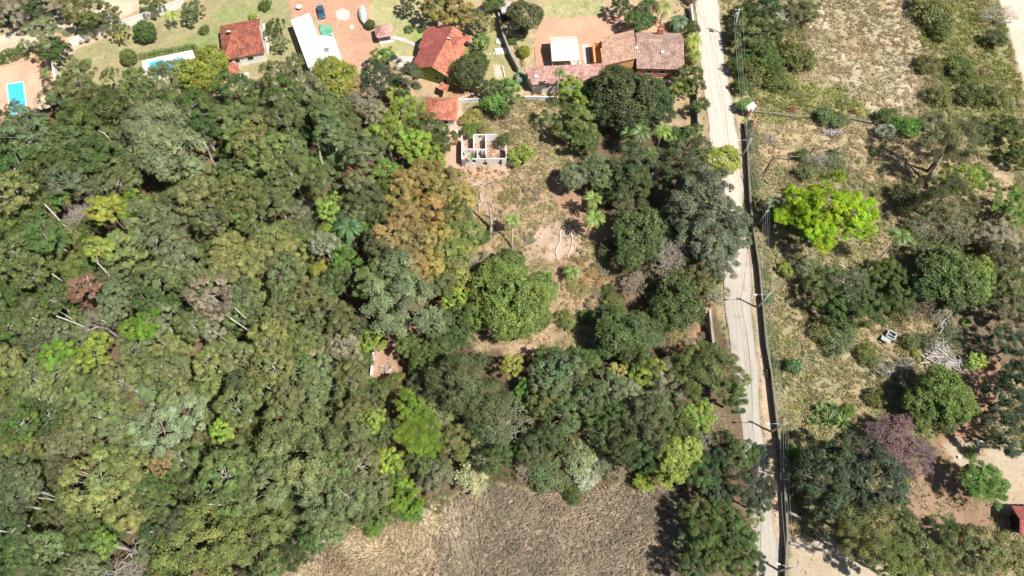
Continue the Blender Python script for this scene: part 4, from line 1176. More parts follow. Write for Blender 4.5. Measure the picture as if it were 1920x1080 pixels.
palm(1262, 262, 14, 7, 'small palm of the cluster closest to the road', (.17, .26, .06))
palm(1086, 221, 17, 6, 'palm rising out of the olive bushes above the clearing', (.15, .23, .07))
palm(1049, 134, 13, 9, 'slender palm with pale trunk in front of the stained white house wall', (.14, .22, .06), base=(1042, 194), tr=.12)
palm(1448, 378, 16, 5, 'grey-green palm beside the brilliant lime tree', (.16, .22, .1))
palm(1690, 441, 24, 11, 'tall palm with very long leaning trunk beyond the road', (.15, .24, .07), base=(1623, 508), tr=.14)
palm(320, 27, 16, 4, 'young palm on the lawn near the egg-shaped topiary', (.30, .36, .07), n=9, base=(326, 44), tr=.1)
palm(225, 66, 12, 3, 'small yellowish palm on the lawn beside the white wall', (.34, .3, .08), n=8, tr=.08)
palm(884, 293, 8, 4.5, 'thin young palm standing in front of the ruin wall', (.12, .2, .06), n=9, base=(884, 328), tr=.06)
palm(766, 53, 11, .5, 'round cycad on the lawn beside the small tiled gazebo', (.10, .16, .05), n=22, mesh=FR2, trunk=False, name='cycad', cat='plant', group=None)
palm(1299, 74, 20, 3, 'clump of golden areca palms against the grey tiled roof', (.32, .36, .08), n=22, mesh=FR2, trunk=False, group='areca palms by the road')
palm(1303, 102, 17, 2.5, 'lower golden areca palm between roof and road', (.28, .33, .08), n=20, mesh=FR2, trunk=False, group='areca palms by the road')
palm(1245, 12, 20, 5, 'yellowish spiky palm at the top near the brick chimney', (.34, .36, .12), n=26, mesh=FR2, trunk=True)
palm(1273, 40, 21, 2.5, 'bluish yucca with spiky leaves above the brick chimney', (.16, .24, .13), n=30, mesh=FR2, trunk=False, name='yucca', cat='plant', group=None)
palm(76, 108, 15, 4, 'reddish palm by the pink terrace hedge', (.26, .18, .08), n=10)
palm(82, 134, 15, 3, 'drooping palm beside the pink terrace wall', (.18, .22, .08), n=12)
palm(976, 144, 14, 1, 'bluish spiky agave plant at the corner of the white house wall', (.26, .34, .26), n=24, mesh=FR2, trunk=False, name='agave', cat='plant', group=None)
palm(700, 128, 12, 6, 'pale palm among trees at the corner of the orange yard', (.3, .36, .12), n=9)
palm(1493, 683, 16, 2, 'dark green palm sapling beside the long road wall', (.08, .16, .05), n=12)
palm(1343, 1030, 12, 1, 'pale spiky plant at the shaded corner of the brown field', (.3, .36, .2), n=14, mesh=FR2, trunk=False, name='agave', cat='plant', group=None)
palm(1270, 948, 12, .8, 'pale spiky plant at the upper corner of the brown field', (.3, .36, .2), n=14, mesh=FR2, trunk=False, name='agave', cat='plant', group=None)
# agave clump: sword leaves
def sword_mesh():
    V = []; F = []; mb = MB()
    for i in range(4):
        t0, t1 = i / 4, (i + 1) / 4
        w0 = .07 * math.sin(math.pi * (.25 + .75 * t0)) + .004; w1 = .07 * math.sin(math.pi * (.25 + .75 * t1)) + .004
        z0 = .45 * t0 - .3 * t0 * t0; z1 = .45 * t1 - .3 * t1 * t1
        for s in (-1, 1): mb.poly([(t0, 0, z0), (t1, 0, z1), (t1, s * w1, z1 + w1 * .4), (t0, s * w0, z0 + w0 * .4)])
    me = mb.mesh('sword_leaf', M_GLOSSY)
    for nme, val in (('var', 1.0), ('hue', .5)):
        at = me.attributes.new(nme, 'FLOAT', 'POINT'); at.data.foreach_set('value', [val] * len(me.vertices))
    return me
SW = sword_mesh()
for i, (u, v, r, lb) in enumerate([(1536, 772, 20, 'dark agave with long arching leaves, top plant of the agave clump'), (1552, 790, 22, 'large agave with arching sword leaves in the middle of the clump'), (1578, 793, 19, 'pale-tipped agave at the lime tree end of the clump, furthest from the road'), (1522, 792, 16, 'agave nearest the road wall in the agave clump'), (1560, 765, 15, 'small upper agave at the edge of the clump')]):
    rng = random.Random(i); p = P(u, v, 0); R = r / px_m(u, v); root = empty('agave', p)
    for k in range(22):
        f = link('sword_leaf', SW, root, (0, 0, .1), (lambda s_: tuple(c * s_ for c in (.16, .24, .08)))(rng.uniform(.7, 1.4))); f.rotation_euler = (rng.uniform(-.3, .3), -rng.uniform(-.1, .9), k * 2.4); s = R * rng.uniform(.8, 1.3); f.scale = (s, s, s)
    tag(root, lb, 'agave', 'agaves in the clump beyond the road wall')

# ---- hedges: leaf masses clipped to a box along a line
def hedge(pts, width, height, color, label, u=None, cat='hedge', seed=1, name='hedge', leaf=.11, dens=55):
    rng = np.random.RandomState(seed); Q = [P(*p) for p in pts]; C = []; N = []
    for a, b in zip(Q[:-1], Q[1:]):
        L = (b - a).length; d = (b - a) / L; sdv = Vector((-d.y, d.x, 0)); n = int(L * (width + 2 * height) * dens)
        t = rng.rand(n) * L; f = rng.rand(n) * (width + 2 * height)
        for i in range(n):
            if f[i] < height: off, z, nn = -width / 2, f[i], -sdv
            elif f[i] < height + width: off, z, nn = f[i] - height - width / 2, height, Vector((0, 0, 1))
            else: off, z, nn = width / 2, f[i] - height - width, sdv
            wv = 1 + .12 * math.sin(t[i] * 2.1) + rng.randn() * .05
            p = a + d * t[i] + sdv * off * wv; C.append((p.x, p.y, z * wv)); N.append(tuple(nn))
    V, F = leaf_quads(np.array(C), np.array(N), np.full(len(C), leaf), rng)
    me = mesh_np(name, V, F, M_LEAF, attrs={'var': np.repeat(rng.uniform(.7, 1.3, len(C)), 4), 'hue': np.full(len(C) * 4, .5)})
    tag(link(name, me, color=color), label, cat)
hedge([(264, 110), (300, 102), (368, 90)], .9, 1.1, (.11, .2, .04), 'clipped green hedge along the top of the covered pool terrace', seed=1)
hedge([(368, 90), (372, 106)], .9, 1.1, (.11, .2, .04), 'short clipped hedge end turning down beside the covered pool', seed=2)
hedge([(-12, 119), (20, 112), (54, 97)], 2.2, 1.8, (.09, .16, .04), 'thick dark green hedge between the sandy lane and the pink terrace', seed=3, leaf=.16, dens=40)
hedge([(983, 127), (975, 100), (962, 80)], .5, .9, (.1, .16, .05), 'low creeper growing along the slanting garden wall', seed=4, name='creeper', cat='creeper', leaf=.12, dens=30)
hedge([(1406, 245), (1409, 290)], 1.6, 2.4, (.24, .25, .17), 'dry grey-green creeper smothering the upper road wall', seed=5, name='creeper', cat='creeper', leaf=.13, dens=30)
hedge([(1409, 290), (1416, 360)], 1.0, 2.5, (.20, .22, .13), 'thin grey creeper on the road wall near the second lamp pole', seed=6, name='creeper', cat='creeper', leaf=.12, dens=16)
# ------------------------------------------------------------------ buildings
def rect3(A, B, C, z):
    a = P(*A, z); b = P(*B, z); c = P(*C, z); U = b - a; lu = U.length; U.normalize(); V = Vector((-U.y, U.x, 0)); lv = (c - a).dot(V)
    if lv < 0: V = -V; lv = -lv
    return a, U, V, lu, lv
def tiles_on(poly, down, seed=0, pw=.42, pl=.5, lift=.03):
    """real overlapping barrel tiles laid over a planar roof face"""
    rng = np.random.RandomState(seed); pts = np.array([tuple(p) for p in poly]); down = np.array(tuple(down)); down = down / np.linalg.norm(down)
    nrm = np.cross(pts[1] - pts[0], pts[2] - pts[0]); nrm /= np.linalg.norm(nrm)
    if nrm[2] < 0: nrm = -nrm
    e1 = np.cross(down, nrm); e1 /= np.linalg.norm(e1); o = pts[0]
    a = (pts - o) @ e1; b = (pts - o) @ down
    gi = np.arange(a.min(), a.max(), pw) + pw / 2; gj = np.arange(b.min(), b.max(), pl) + pl / 2
    GA, GB = np.meshgrid(gi, gj); GA = GA.ravel(); GB = GB.ravel()
    ok = inpoly(GA, GB, list(zip(a, b))); GA = GA[ok]; GB = GB[ok]; n = len(GA)
    ja = rng.randn(n) * .012; jb = rng.randn(n) * .02; V = []
    for (x, y, h) in ((-.5, -.55, 0), (0, -.55, .055), (.5, -.55, 0), (.5, .55, .05), (0, .55, .115), (-.5, .55, .05)):
        V.append(o + (GA + ja + x * pw * .96)[:, None] * e1 + (GB + jb + y * pl)[:, None] * down + (h + lift + 0 * GA)[:, None] * nrm)
    V = np.stack(V, 1).reshape(-1, 3); i0 = np.arange(n) * 6
    F = np.concatenate([np.stack([i0, i0 + 1, i0 + 4, i0 + 5], 1), np.stack([i0 + 1, i0 + 2, i0 + 3, i0 + 4], 1)])
    F2 = np.stack([i0 + 5, i0 + 4, i0 + 3, i0 + 3], 1)[:, :4]
    return V, F, np.repeat(rng.rand(n), 6)
def ridge_caps(p, q, seed=0):
    rng = np.random.RandomState(seed); mb = MB(); L = (q - p).length; d = (q - p).normalized(); n = max(1, int(L / .45)); s = Vector((-d.y, d.x, 0)).normalized(); var = []
    for i in range(n):
        a = p + d * (i * L / n); b = p + d * ((i + 1.1) * L / n); up = Vector((0, 0, 1)); k = rng.rand()
        mb.poly([a - s * .16 + up * .04, b - s * .16 + up * .07, b + up * .2, a + up * .16]); mb.poly([a + up * .16, b + up * .2, b + s * .16 + up * .07, a + s * .16 + up * .04]); var += [k] * 8
    return mb, var
def tiled_roof(root, faces, mat, ridges=(), seed=0, pw=.42, pl=.5):
    mb = MB()
    for poly, down in faces: mb.slab([p + Vector((0, 0, .0)) for p in poly], .14)
    rf = build(mb, 'roof', mat, root)
    Vs = []; Fs = []; vs = []; k = 0
    for i, (poly, down) in enumerate(faces):
        V, F, v = tiles_on(poly, down, seed * 10 + i, pw, pl); Vs.append(V); Fs.append(F + k); vs.append(v); k += len(V)
    V = np.concatenate(Vs) - np.array(tuple(root.location))
    o = link('roof_tiles', mesh_np('roof_tiles', V, np.concatenate(Fs), mat, attrs={'var': np.concatenate(vs)}), rf); o['kind'] = 'stuff'
    for j, (p, q) in enumerate(ridges):
        m2, var = ridge_caps(p, q, seed + j); me = m2.mesh('ridge_cap', mat); at = me.attributes.new('var', 'FLOAT', 'POINT'); at.data.foreach_set('value', [min(1, x * .5 + .5) for x in var]); me.transform(__import__('mathutils').Matrix.Translation(-root.location)); link('ridge_cap', me, rf)
    return rf
def gable(root, A, B, C, ze, zr, frac, mat, hipA=0, hipB=0, wallmat=None, over=.45, seed=0, walls=True, pw=.42, pl=.5):
    a, U, V, lu, lv = rect3(A, B, C, ze); Z3 = Vector((0, 0, 1)); b = a + U * lu; c = a + V * lv; d = b + V * lv
    r1 = a + V * lv * frac + U * hipA + Z3 * (zr - ze); r2 = a + V * lv * frac + U * (lu - hipB) + Z3 * (zr - ze); h = zr - ze
    faces = []
    if frac > .01: faces.append(([a, b, r2, r1], -V * lv * frac - Z3 * h))
    if frac < .99: faces.append(([c, r1, r2, d] if frac > .01 else [c, r1, r2, d], V * lv * (1 - frac) - Z3 * h))
    if hipA > .01: faces.append(([a, r1, c], -U * hipA - Z3 * h))
    if hipB > .01: faces.append(([b, d, r2], U * hipB - Z3 * h))
    ridges = [(r1, r2)]
    if hipA > .01: ridges += [(a, r1), (c, r1)]
    if hipB > .01: ridges += [(b, r2), (d, r2)]
    tiled_roof(root, faces, mat, ridges, seed, pw, pl)
    if walls:
        mb = MB(); o = over; i = [a + U * o + V * o, b - U * o + V * o, d - U * o - V * o, c + U * o - V * o]
        zt = ze - .16; zrm = zr - .2
        def edge(p, q, tp, tq):   # outer wall quad with a bit of thickness inward
            mb.poly([(p.x, p.y, -.1), (q.x, q.y, -.1), (q.x, q.y, tq), (p.x, p.y, tp)])
        slopeA = h / max(lv * frac, .01); slopeC = h / max(lv * (1 - frac), .01)
        zA = ze + slopeA * o - .17 if frac > .01 else zr - .17 - slopeC * o; zC = ze + slopeC * o - .17 if frac < .99 else zr - .17 - slopeA * o
        if hipA > .01 and hipB > .01: zA = zC = zt
        edge(i[0], i[1], zA, zA); edge(i[3], i[2], zC, zC)
        m1 = a + U * o + V * lv * frac; m2 = b - U * o + V * lv * frac
        if hipA > .01: edge(i[0], i[3], zA, zC)
        else: mb.poly([(i[0].x, i[0].y, -.1), (i[3].x, i[3].y, -.1), (i[3].x, i[3].y, zC), (m1.x, m1.y, zr - .17), (i[0].x, i[0].y, zA)])
        if hipB > .01: edge(i[1], i[2], zA, zC)
        else: mb.poly([(i[1].x, i[1].y, -.1), (i[2].x, i[2].y, -.1), (i[2].x, i[2].y, zC), (m2.x, m2.y, zr - .17), (i[1].x, i[1].y, zA)])
        build(mb, 'wall', wallmat, root)
    return a, U, V, lu, lv, c
def opening(root, p, U, w, h, z, name='window', frame=True, mat=None):
    """window or door on the wall whose outward normal is Vn: frame with a recessed pane in it"""
    Vn = Vector((U.y, -U.x, 0)); ang = math.atan2(U.y, U.x); mb = MB(); q = p + Vn * .03
    t = .08
    for dx, dz, sx, sz in ((-w / 2, h / 2, t, h), (w / 2, h / 2, t, h), (0, 0, w + t, t), (0, h, w + t, t)): mb.box((q.x + U.x * dx, q.y + U.y * dx, z + dz), (sx, .12, sz), ang)
    wn = build(mb, name, M_WHITE if name == 'window' else M_WOOD, root)
    m2 = MB(); m2.box((q.x, q.y, z + h / 2), (w - .05, .05, h - .05), ang); build(m2, 'pane' if name == 'window' else 'leaf_panel', mat or M_DARK, wn)
    return wn
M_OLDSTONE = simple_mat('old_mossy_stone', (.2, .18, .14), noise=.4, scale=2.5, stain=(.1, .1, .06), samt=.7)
def slabthing(name, pts, z0, z1, mat, label, cat, kind=None):
    mb = MB(); mb.prism([P(*p, z1) for p in pts], z0, z1); o = link(name, mb.mesh(name, mat)); tag(o, label, cat, kind=kind); return o
def root_at(name, u, v, label, cat, group=None):
    p = P(u, v, 0); return tag(empty(name, (p.x, p.y, 0)), label, cat, group)

# red hip-roofed house by the pools
h = root_at('house', 455, 90, 'white-walled house with weathered red hip roof carrying a satellite dish', 'house')
a, U, V, lu, lv, c = gable(h, (413, 49), (487, 35), (424, 112), 2.9, 5.0, .46, M_TILE_RED, hipA=3.2, wallmat=M_WHITE, seed=1)
pw = a + V * (lv - .45)
opening(h, pw + U * 2.6, U, 1.1, 1.0, 1.1); opening(h, pw + U * 5.6, U, 1.4, 1.0, 1.1); opening(h, pw + U * 1.0, U, .9, 2.1, .05, 'door')
mb = MB(); mb.slab([P(424, 116, 2.4), P(447, 119, 2.4), P(448, 147, 2.2), P(430, 146, 2.2)], .1)
pr = build(mb, 'porch_roof', M_TILE_ORANGE, h); q = [P(424, 116, 2.4), P(447, 119, 2.4), P(448, 147, 2.15), P(430, 146, 2.15)]
V_, F_, v_ = tiles_on(q, (q[3] - q[0]), 77); V_ = V_ - np.array(tuple(h.location)); o = link('roof_tiles', mesh_np('roof_tiles', V_, F_, M_TILE_ORANGE, attrs={'var': v_}), pr); o['kind'] = 'stuff'
mb = MB()
for e in q: mb.tube([(e.x * .96 + q[0].x * .04, e.y, 0), (e.x * .96 + q[0].x * .04, e.y, 2.1)], [.08, .08], 6)
build(mb, 'porch_post', M_WHITE, h)
def dish(u, v, z, r, label):
    root = root_at('satellite_dish', u, v, label, 'satellite dish'); p = P(u, v, z); root.location = (p.x, p.y, z - .5)
    mb = MB(); n = 14; tilt = Vector((.2, .5, .85)).normalized(); a1 = tilt.cross(Vector((1, 0, 0))).normalized(); b1 = tilt.cross(a1)
    rings = [[p + tilt * (.25 * (k / 3) ** 2 * r) + (a1 * math.cos(t * 6.2832 / n) + b1 * math.sin(t * 6.2832 / n)) * r * k / 3 for t in range(n)] for k in (1, 2, 3)]
    for t in range(n):
        mb.poly([p, rings[0][t], rings[0][(t + 1) % n]])
        for k in (0, 1): mb.poly([rings[k][t], rings[k + 1][t], rings[k + 1][(t + 1) % n], rings[k][(t + 1) % n]])
    build(mb, 'dish', M_WHITE, root); m2 = MB(); m2.tube([p - Vector((0, 0, .7)), p], [.04, .04], 5); m2.tube([p - a1 * r * .8, p + tilt * r * .9], [.02, .02], 4); build(m2, 'mast', M_METAL, root)
dish(430, 60, 5.0, .65, 'white satellite dish on the red hip roof by the pools')
dish(842, 73, 5.3, .55, 'small white dish on the ridge of the big red roof')
slabthing('pavement', [(491, 45), (497, 43), (507, 99), (501, 101)], -.05, .06, M_LCONC, 'narrow concrete pavement beside the red hip-roofed house', 'pavement', 'structure')
slabthing('path', [(395, 106), (421, 100), (422, 106), (397, 111)], -.05, .06, M_LCONC, 'short concrete path leading from the pool to the house', 'path', 'structure')
slabthing('patio', [(444, 140), (466, 134), (468, 152), (440, 158)], -.05, .08, M_LCONC, 'concrete patio in front of the white house porch', 'patio', 'structure')

# white metal roofed building
h = root_at('long_building', 582, 85, 'long building under a brilliant white sloping metal roof', 'building')
mb = MB(); a, U, V, lu, lv = rect3((545, 37), (581, 27), (577, 128), 3.4); b = a + U * lu
npan = 9
for i in range(npan):
    t0, t1 = i / npan, (i + 1) / npan; A_ = a + V * lv * t0; B_ = a + V * (lv * t1 - .03)
    mb = MB(); mb.slab([A_ + Vector((0, 0, .006 * (i % 2))), A_ + U * lu + Vector((0, 0, .5 + .006 * (i % 2))), B_ + U * lu + Vector((0, 0, .5)), B_], .08)
    for k in range(9): f = k / 8; s0 = A_ + U * lu * f + Vector((0, 0, .5 * f + .02)); mb.tube([s0, s0 + V * (lv / npan - .03)], [.03, .03], 3, False)
    build(mb, 'roof_sheet', M_ROOFWHITE, h)
mb = MB(); mb.prism([a + U * .2 + V * .2, b - U * .2 + V * .2, b - U * .2 + V * (lv - .2), a + U * .2 + V * (lv - .2)], -.1, 3.25); build(mb, 'wall', M_WHITE, h)
q1 = P(601, 66, 2.2); mb = MB(); mb.prism([P(598, 66, 2.2), P(625, 68, 2.2), P(637, 110, 2.2), P(612, 113, 2.2)], -.1, 2.2); build(mb, 'annex', M_WHITE, h)
mb = MB(); mb.prism([P(598, 46, .4), P(620, 46, .4), P(627, 70, .4), P(603, 68, .4)], -.1, .4); build(mb, 'terrace', M_GREENF, h)
mb = MB(); e = P(612, 92, 2.8); mb.box((e.x, e.y, 2.5), (1.0, 1.0, .6)); build(mb, 'roof_hatch', M_METAL, h)
def wall_line(name, pts, zt, th, mat, label, cat='wall', z_given_top=True, coping=True, posts=None, kind=None):
    Q = [P(*p, zt) if z_given_top else P(*p, 0) for p in pts]; root = tag(empty(name, (Q[0].x, Q[0].y, 0)), label, cat); 
    if kind: root['kind'] = kind
    n = 0
    for a_, b_ in zip(Q[:-1], Q[1:]):
        d = (b_ - a_); L = d.length; d.normalize(); m_ = a_.lerp(b_, .5); ang = math.atan2(d.y, d.x)
        mb = MB(); mb.box((m_.x, m_.y, zt / 2 - .05), (L, th, zt + .1), ang); build(mb, 'wall_panel', mat, root)
        if coping: m2 = MB(); m2.box((m_.x, m_.y, zt + .04), (L + .02, th + .12, .08), ang); build(m2, 'coping', mat, root)
        if posts:
            for k in range(int(L / posts)):
                p = a_ + d * (k * posts); m3 = MB(); m3.box((p.x, p.y, zt / 2), (.28, .3, zt + .12), ang); build(m3, 'pillar', mat, root)
    return root
wall_line('garden_wall', [(622, 62), (636, 100), (640, 120)], 1.2, .2, M_WHITE, 'low white wall zigzagging beside the white metal roof')
wall_line('garden_wall', [(128, 74), (195, 48), (232, 38)], 1.9, .2, M_WHITE, 'long white wall between the lawn and the sandy lane, lower stretch', posts=3.2)
wall_line('garden_wall', [(232, 38), (300, 14), (342, -2)], 1.9, .2, M_WHITE, 'long white wall between the lawn and the sandy lane, upper stretch', posts=3.2)
wall_line('garden_wall', [(97, 115), (104, 150)], 2.0, .25, M_WHITE, 'short white wall dividing the pink terrace from the lawn')
wall_line('garden_wall', [(100, 172), (112, 196)], 2.2, .3, M_WHITE, 'white wall end beside the thatched shelter')
wall_line('garden_wall', [(18, 34), (48, 22), (76, 12)], 1.6, .2, M_OLDWHITE, 'grey stained wall beyond the sandy lane at the top corner')
wall_line('garden_wall', [(858, 188), (906, 184)], 1.0, .25, M_OLDWHITE, 'low pale wall between the hip-roofed pavilion and the green shrub')
wall_line('garden_wall', [(984, 181), (1046, 182)], .8, .25, M_OLDWHITE, 'low stained wall in front of the white house wall')
wall_line('garden_wall', [(935, 24), (943, 62), (958, 100), (972, 126)], 1.9, .25, M_CONC, 'dark slanting wall between the two gardens')
wall_line('garden_wall', [(1296, 8), (1303, 60)], 1.8, .25, M_OLDWHITE, 'pale wall at the road edge above the areca palms')
wall_line('garden_wall', [(1307, 160), (1310, 230)], 1.8, .25, M_CONC, 'dark parapet wall along the road above the palm cluster')
wall_line('garden_wall', [(1331, 580), (1338, 645)], 2.2, .3, M_CONC, 'short dark parapet wall beside the bare road stretch')
wall_line('garden_wall', [(701, 655), (695, 712)], 1.0, .3, M_OLDWHITE, 'low white wall beside the small soil clearing in the forest')
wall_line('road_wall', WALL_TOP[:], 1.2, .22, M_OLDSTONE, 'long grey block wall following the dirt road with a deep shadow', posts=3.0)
wall_line('yard_wall', [(1477, 958), (1502, 972)], 1.8, .25, M_CONC, 'short wall wing at the roadside entrance beneath the dark blue-green tree')
wall_line('yard_wall', [(1482, 1018), (1552, 1033)], 1.2, .25, M_CONC, 'low grey wall bordering the pale yard at the bottom')
wall_line('stone_wall', [(1414, 208), (1450, 212), (1490, 218), (1520, 217)], .35, .45, M_OLDSTONE, 'old stone wall crossing the dry hillside, part nearest the gate')
wall_line('stone_wall', [(1590, 220), (1650, 232), (1720, 240), (1790, 255)], .35, .45, M_OLDSTONE, 'old stone wall crossing the dry hillside, far part beyond the red-flowered shrub')
# pools
mb = MB(); pq = [P(14, 159), P(43, 154), P(50, 209), P(21, 216)]
slabthing('pool_water', [(14, 159), (43, 154), (50, 209), (21, 216)], -.02, .03, M_WATER, 'plain turquoise rectangular pool in the pink terrace', 'pool', 'structure')
ctr = sum(pq, Vector()) / 4; mb = MB()
root = tag(empty('pool_edge', ctr), 'pale kerb framing the plain turquoise pool', 'kerb')
for i in range(4):
    e0, e1 = pq[i], pq[(i + 1) % 4]; d = (e1 - e0); m_ = e0.lerp(e1, .5); o0 = (m_ - ctr).normalized() * .12; mb = MB(); mb.box((m_.x + o0.x, m_.y + o0.y, .06), (d.length + (.3 if i % 2 else -.05), .25, .1), math.atan2(d.y, d.x)); build(mb, 'edge_stone', M_DECK, root)
slabthing('pool_deck', [(266, 114), (361, 93), (367, 109), (345, 122), (352, 140), (300, 152), (270, 156)], -.05, .05, M_DECK, 'pale paved deck round the covered pool', 'deck', 'structure')
slabthing('pool_water', [(280, 117), (300, 112), (322, 114), (343, 107), (347, 118), (341, 132), (318, 138), (292, 144), (280, 134)], .0, .09, M_WATER, 'turquoise pool half hidden by branches and fallen leaves', 'pool', 'structure')
rng_ = random.Random(8)
for i, (u, v, s) in enumerate([(293, 129, 13), (316, 125, 14), (334, 118, 13), (306, 137, 11)]):
    p = P(u, v); R = s / px_m(u, v); root = empty('leaf_mat', p); me, lim = CR['twiggy'][i % 2]
    o = link('foliage', me, root, (0, 0, .4), (.2, .24, .1)); o.scale = (R, R, R * .3); o = link('branches', lim, root, (0, 0, .4), (.4, .35, .3)); o.scale = (R, R, R * .3)
    tag(root, ['branchy debris over the shallow end of the covered pool', 'branchy debris in the middle of the covered pool', 'branchy debris at the hedge end of the covered pool', 'small branchy debris at the lower rim of the covered pool'][i], 'branches', 'leafy debris over the covered pool')
# thatched shelter
h = root_at('shelter', 84, 190, 'round shelter with dry thatched roof beside the pink terrace', 'shelter'); mb = MB(); p = P(84, 188, 2.4); n = 22
for k in range(n):
    t0, t1 = k * 6.2832 / n, (k + 1) * 6.2832 / n
    for (ra, za, rb_, zb_) in ((0, 1.5, 1.2, .8), (1.2, .72, 2.6, 0)):
        wob = .1 * math.sin(k * 3.3); mb.poly([(p.x + ra * math.cos(t0), p.y + ra * math.sin(t0), 2.4 + za), (p.x + (rb_ + wob) * math.cos(t0), p.y + (rb_ + wob) * math.sin(t0), 2.4 + zb_), (p.x + (rb_ + wob) * math.cos(t1), p.y + (rb_ + wob) * math.sin(t1), 2.4 + zb_), (p.x + ra * math.cos(t1), p.y + ra * math.sin(t1), 2.4 + za)])
build(mb, 'roof', M_THATCH, h)
for k in range(4): mb = MB(); t = k * 1.57 + .7; mb.tube([(p.x + 1.8 * math.cos(t), p.y + 1.8 * math.sin(t), 0), (p.x + 1.8 * math.cos(t), p.y + 1.8 * math.sin(t), 2.6)], [.08, .08], 6); build(mb, 'post', M_WOOD, h)

# gazebo
h = root_at('gazebo', 720, 62, 'small square gazebo with faded red pyramid tile roof', 'gazebo')
a, U, V, lu, lv = rect3((703, 50), (733, 45), (706, 70), 2.3); gable(h, (703, 50), (733, 45), (706, 70), 2.3, 3.7, .5, M_TILE_PINK, hipA=lu * .48, hipB=lu * .48, walls=False, seed=3)
for i, j in ((.1, .1), (.9, .1), (.1, .9), (.9, .9)): e = a + U * lu * i + V * lv * j; mb = MB(); mb.tube([(e.x, e.y, 0), (e.x, e.y, 2.35)], [.09, .09], 6); build(mb, 'post', M_WOOD, h)
mb = MB(); mb.prism([a + U * .2 + V * .2, a + U * (lu - .2) + V * .2, a + U * (lu - .2) + V * (lv + .1), a + U * .2 + V * (lv + .1)], -.1, .35); build(mb, 'plinth', M_DECK, h)
slabthing('path', [(736, 66), (748, 68), (788, 84), (786, 89), (745, 75), (735, 73)], -.05, .05, M_LCONC, 'pale path from the gazebo to the red-roofed house', 'path', 'structure')
slabthing('path', [(732, 104), (775, 106), (772, 126), (745, 124), (738, 118)], -.05, .05, M_LCONC, 'paved area beside the foot of the red-roofed house', 'path', 'structure')
ORD = ['first', 'second', 'third', 'fourth', 'fifth', 'sixth', 'seventh', 'eighth']
STONES = [f'{ORD[k]} stepping stone of the row descending from the dome tree' for k in range(3)] + [f'{ORD[k]} stepping stone of the row from the dome tree towards the patio slab' for k in range(5)] + [f'{ORD[k]} stepping stone above the low pale wall, counted from the pavilion' for k in range(5)] + [f'{ORD[k]} stepping stone below the small tiled gazebo' for k in range(2)]
for i, (u, v) in enumerate([(904, 104), (910, 108), (915, 112), (905, 103), (912, 102), (919, 101), (926, 100), (934, 99), (862, 184), (868, 182), (874, 180), (880, 179), (886, 178), (728, 92), (730, 98)]):
    p = P(u, v); mb = MB(); mb.prism([(p.x + .32 * math.cos(t * 1.047), p.y + .26 * math.sin(t * 1.047)) for t in range(6)], -.05, .06)
    o = link('stepping_stone', mb.mesh('stepping_stone', M_STONE)); tag(o, STONES[i], 'stone', 'stepping stones in the garden')
p = P(937, 79); mb = MB(); mb.prism([(p.x + 1.0 * math.cos(t * .52), p.y + 1.0 * math.sin(t * .52)) for t in range(12)], -.05, .25); o = link('round_slab', mb.mesh('round_slab', M_LCONC)); tag(o, 'round pale concrete well cover on the garden lawn', 'well cover')
mb = MB(); p = P(943, 96); mb.box((p.x, p.y, .08), (3.6, 1.9, .2), .1); o = link('patio_slab', mb.mesh('patio_slab', M_DECK)); tag(o, 'small pale patio slab beside the slanting garden wall', 'patio')
wall_line('kerb', [(942, 124), (947, 144)], .3, .2, M_WHITE, 'short white kerb beside the reddish garden path', coping=False)
# green house with the big red roof
h = root_at('house', 825, 120, 'green-walled house under a big dark and bright red tiled roof', 'house')
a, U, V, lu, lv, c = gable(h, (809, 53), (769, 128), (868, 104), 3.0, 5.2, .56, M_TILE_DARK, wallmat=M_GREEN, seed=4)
# sunny slope made brighter in its tile colour: orange over the dark red
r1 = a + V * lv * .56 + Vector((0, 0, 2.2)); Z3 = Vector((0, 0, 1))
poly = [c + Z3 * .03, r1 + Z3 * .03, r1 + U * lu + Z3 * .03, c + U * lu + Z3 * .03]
V_, F_, v_ = tiles_on(poly, (V * lv * .44 - Z3 * 2.2), 91, .42, .5, .05); V_ = V_ - np.array(tuple(h.location)); o = link('brighter_tiles', mesh_np('brighter_tiles', V_, F_, M_TILE_ORANGE, attrs={'var': v_}), h); o['kind'] = 'stuff'; o['label'] = 'brighter orange tiles on the sunny slope'
gable(h, (812, 49), (881, 70), (799, 96), 3.05, 5.15, .48, M_TILE_DARK, hipB=2.8, wallmat=M_GREEN, seed=5)
fw = a + U * (lu - .45) + V * (lv * .3)
for t, w_, hh, z_, nm in ((.62, 1.0, 1.0, 1.1, 'window'), (.82, .9, 2.1, .05, 'door'), (.3, 1.0, 1.0, 1.1, 'window')): opening(h, a + U * (lu - .43) + V * lv * t, V, w_, hh, z_, nm)
mb = MB(); q = [P(826, 154, 2.5), P(842, 160, 2.5), P(838, 173, 2.3), P(822, 167, 2.3)]; mb.slab(q, .1); pr = build(mb, 'porch_roof', M_TILE_ORANGE, h)
V_, F_, v_ = tiles_on(q, q[3] - q[0], 92); V_ = V_ - np.array(tuple(h.location)); o = link('roof_tiles', mesh_np('roof_tiles', V_, F_, M_TILE_ORANGE, attrs={'var': v_}), pr); o['kind'] = 'stuff'
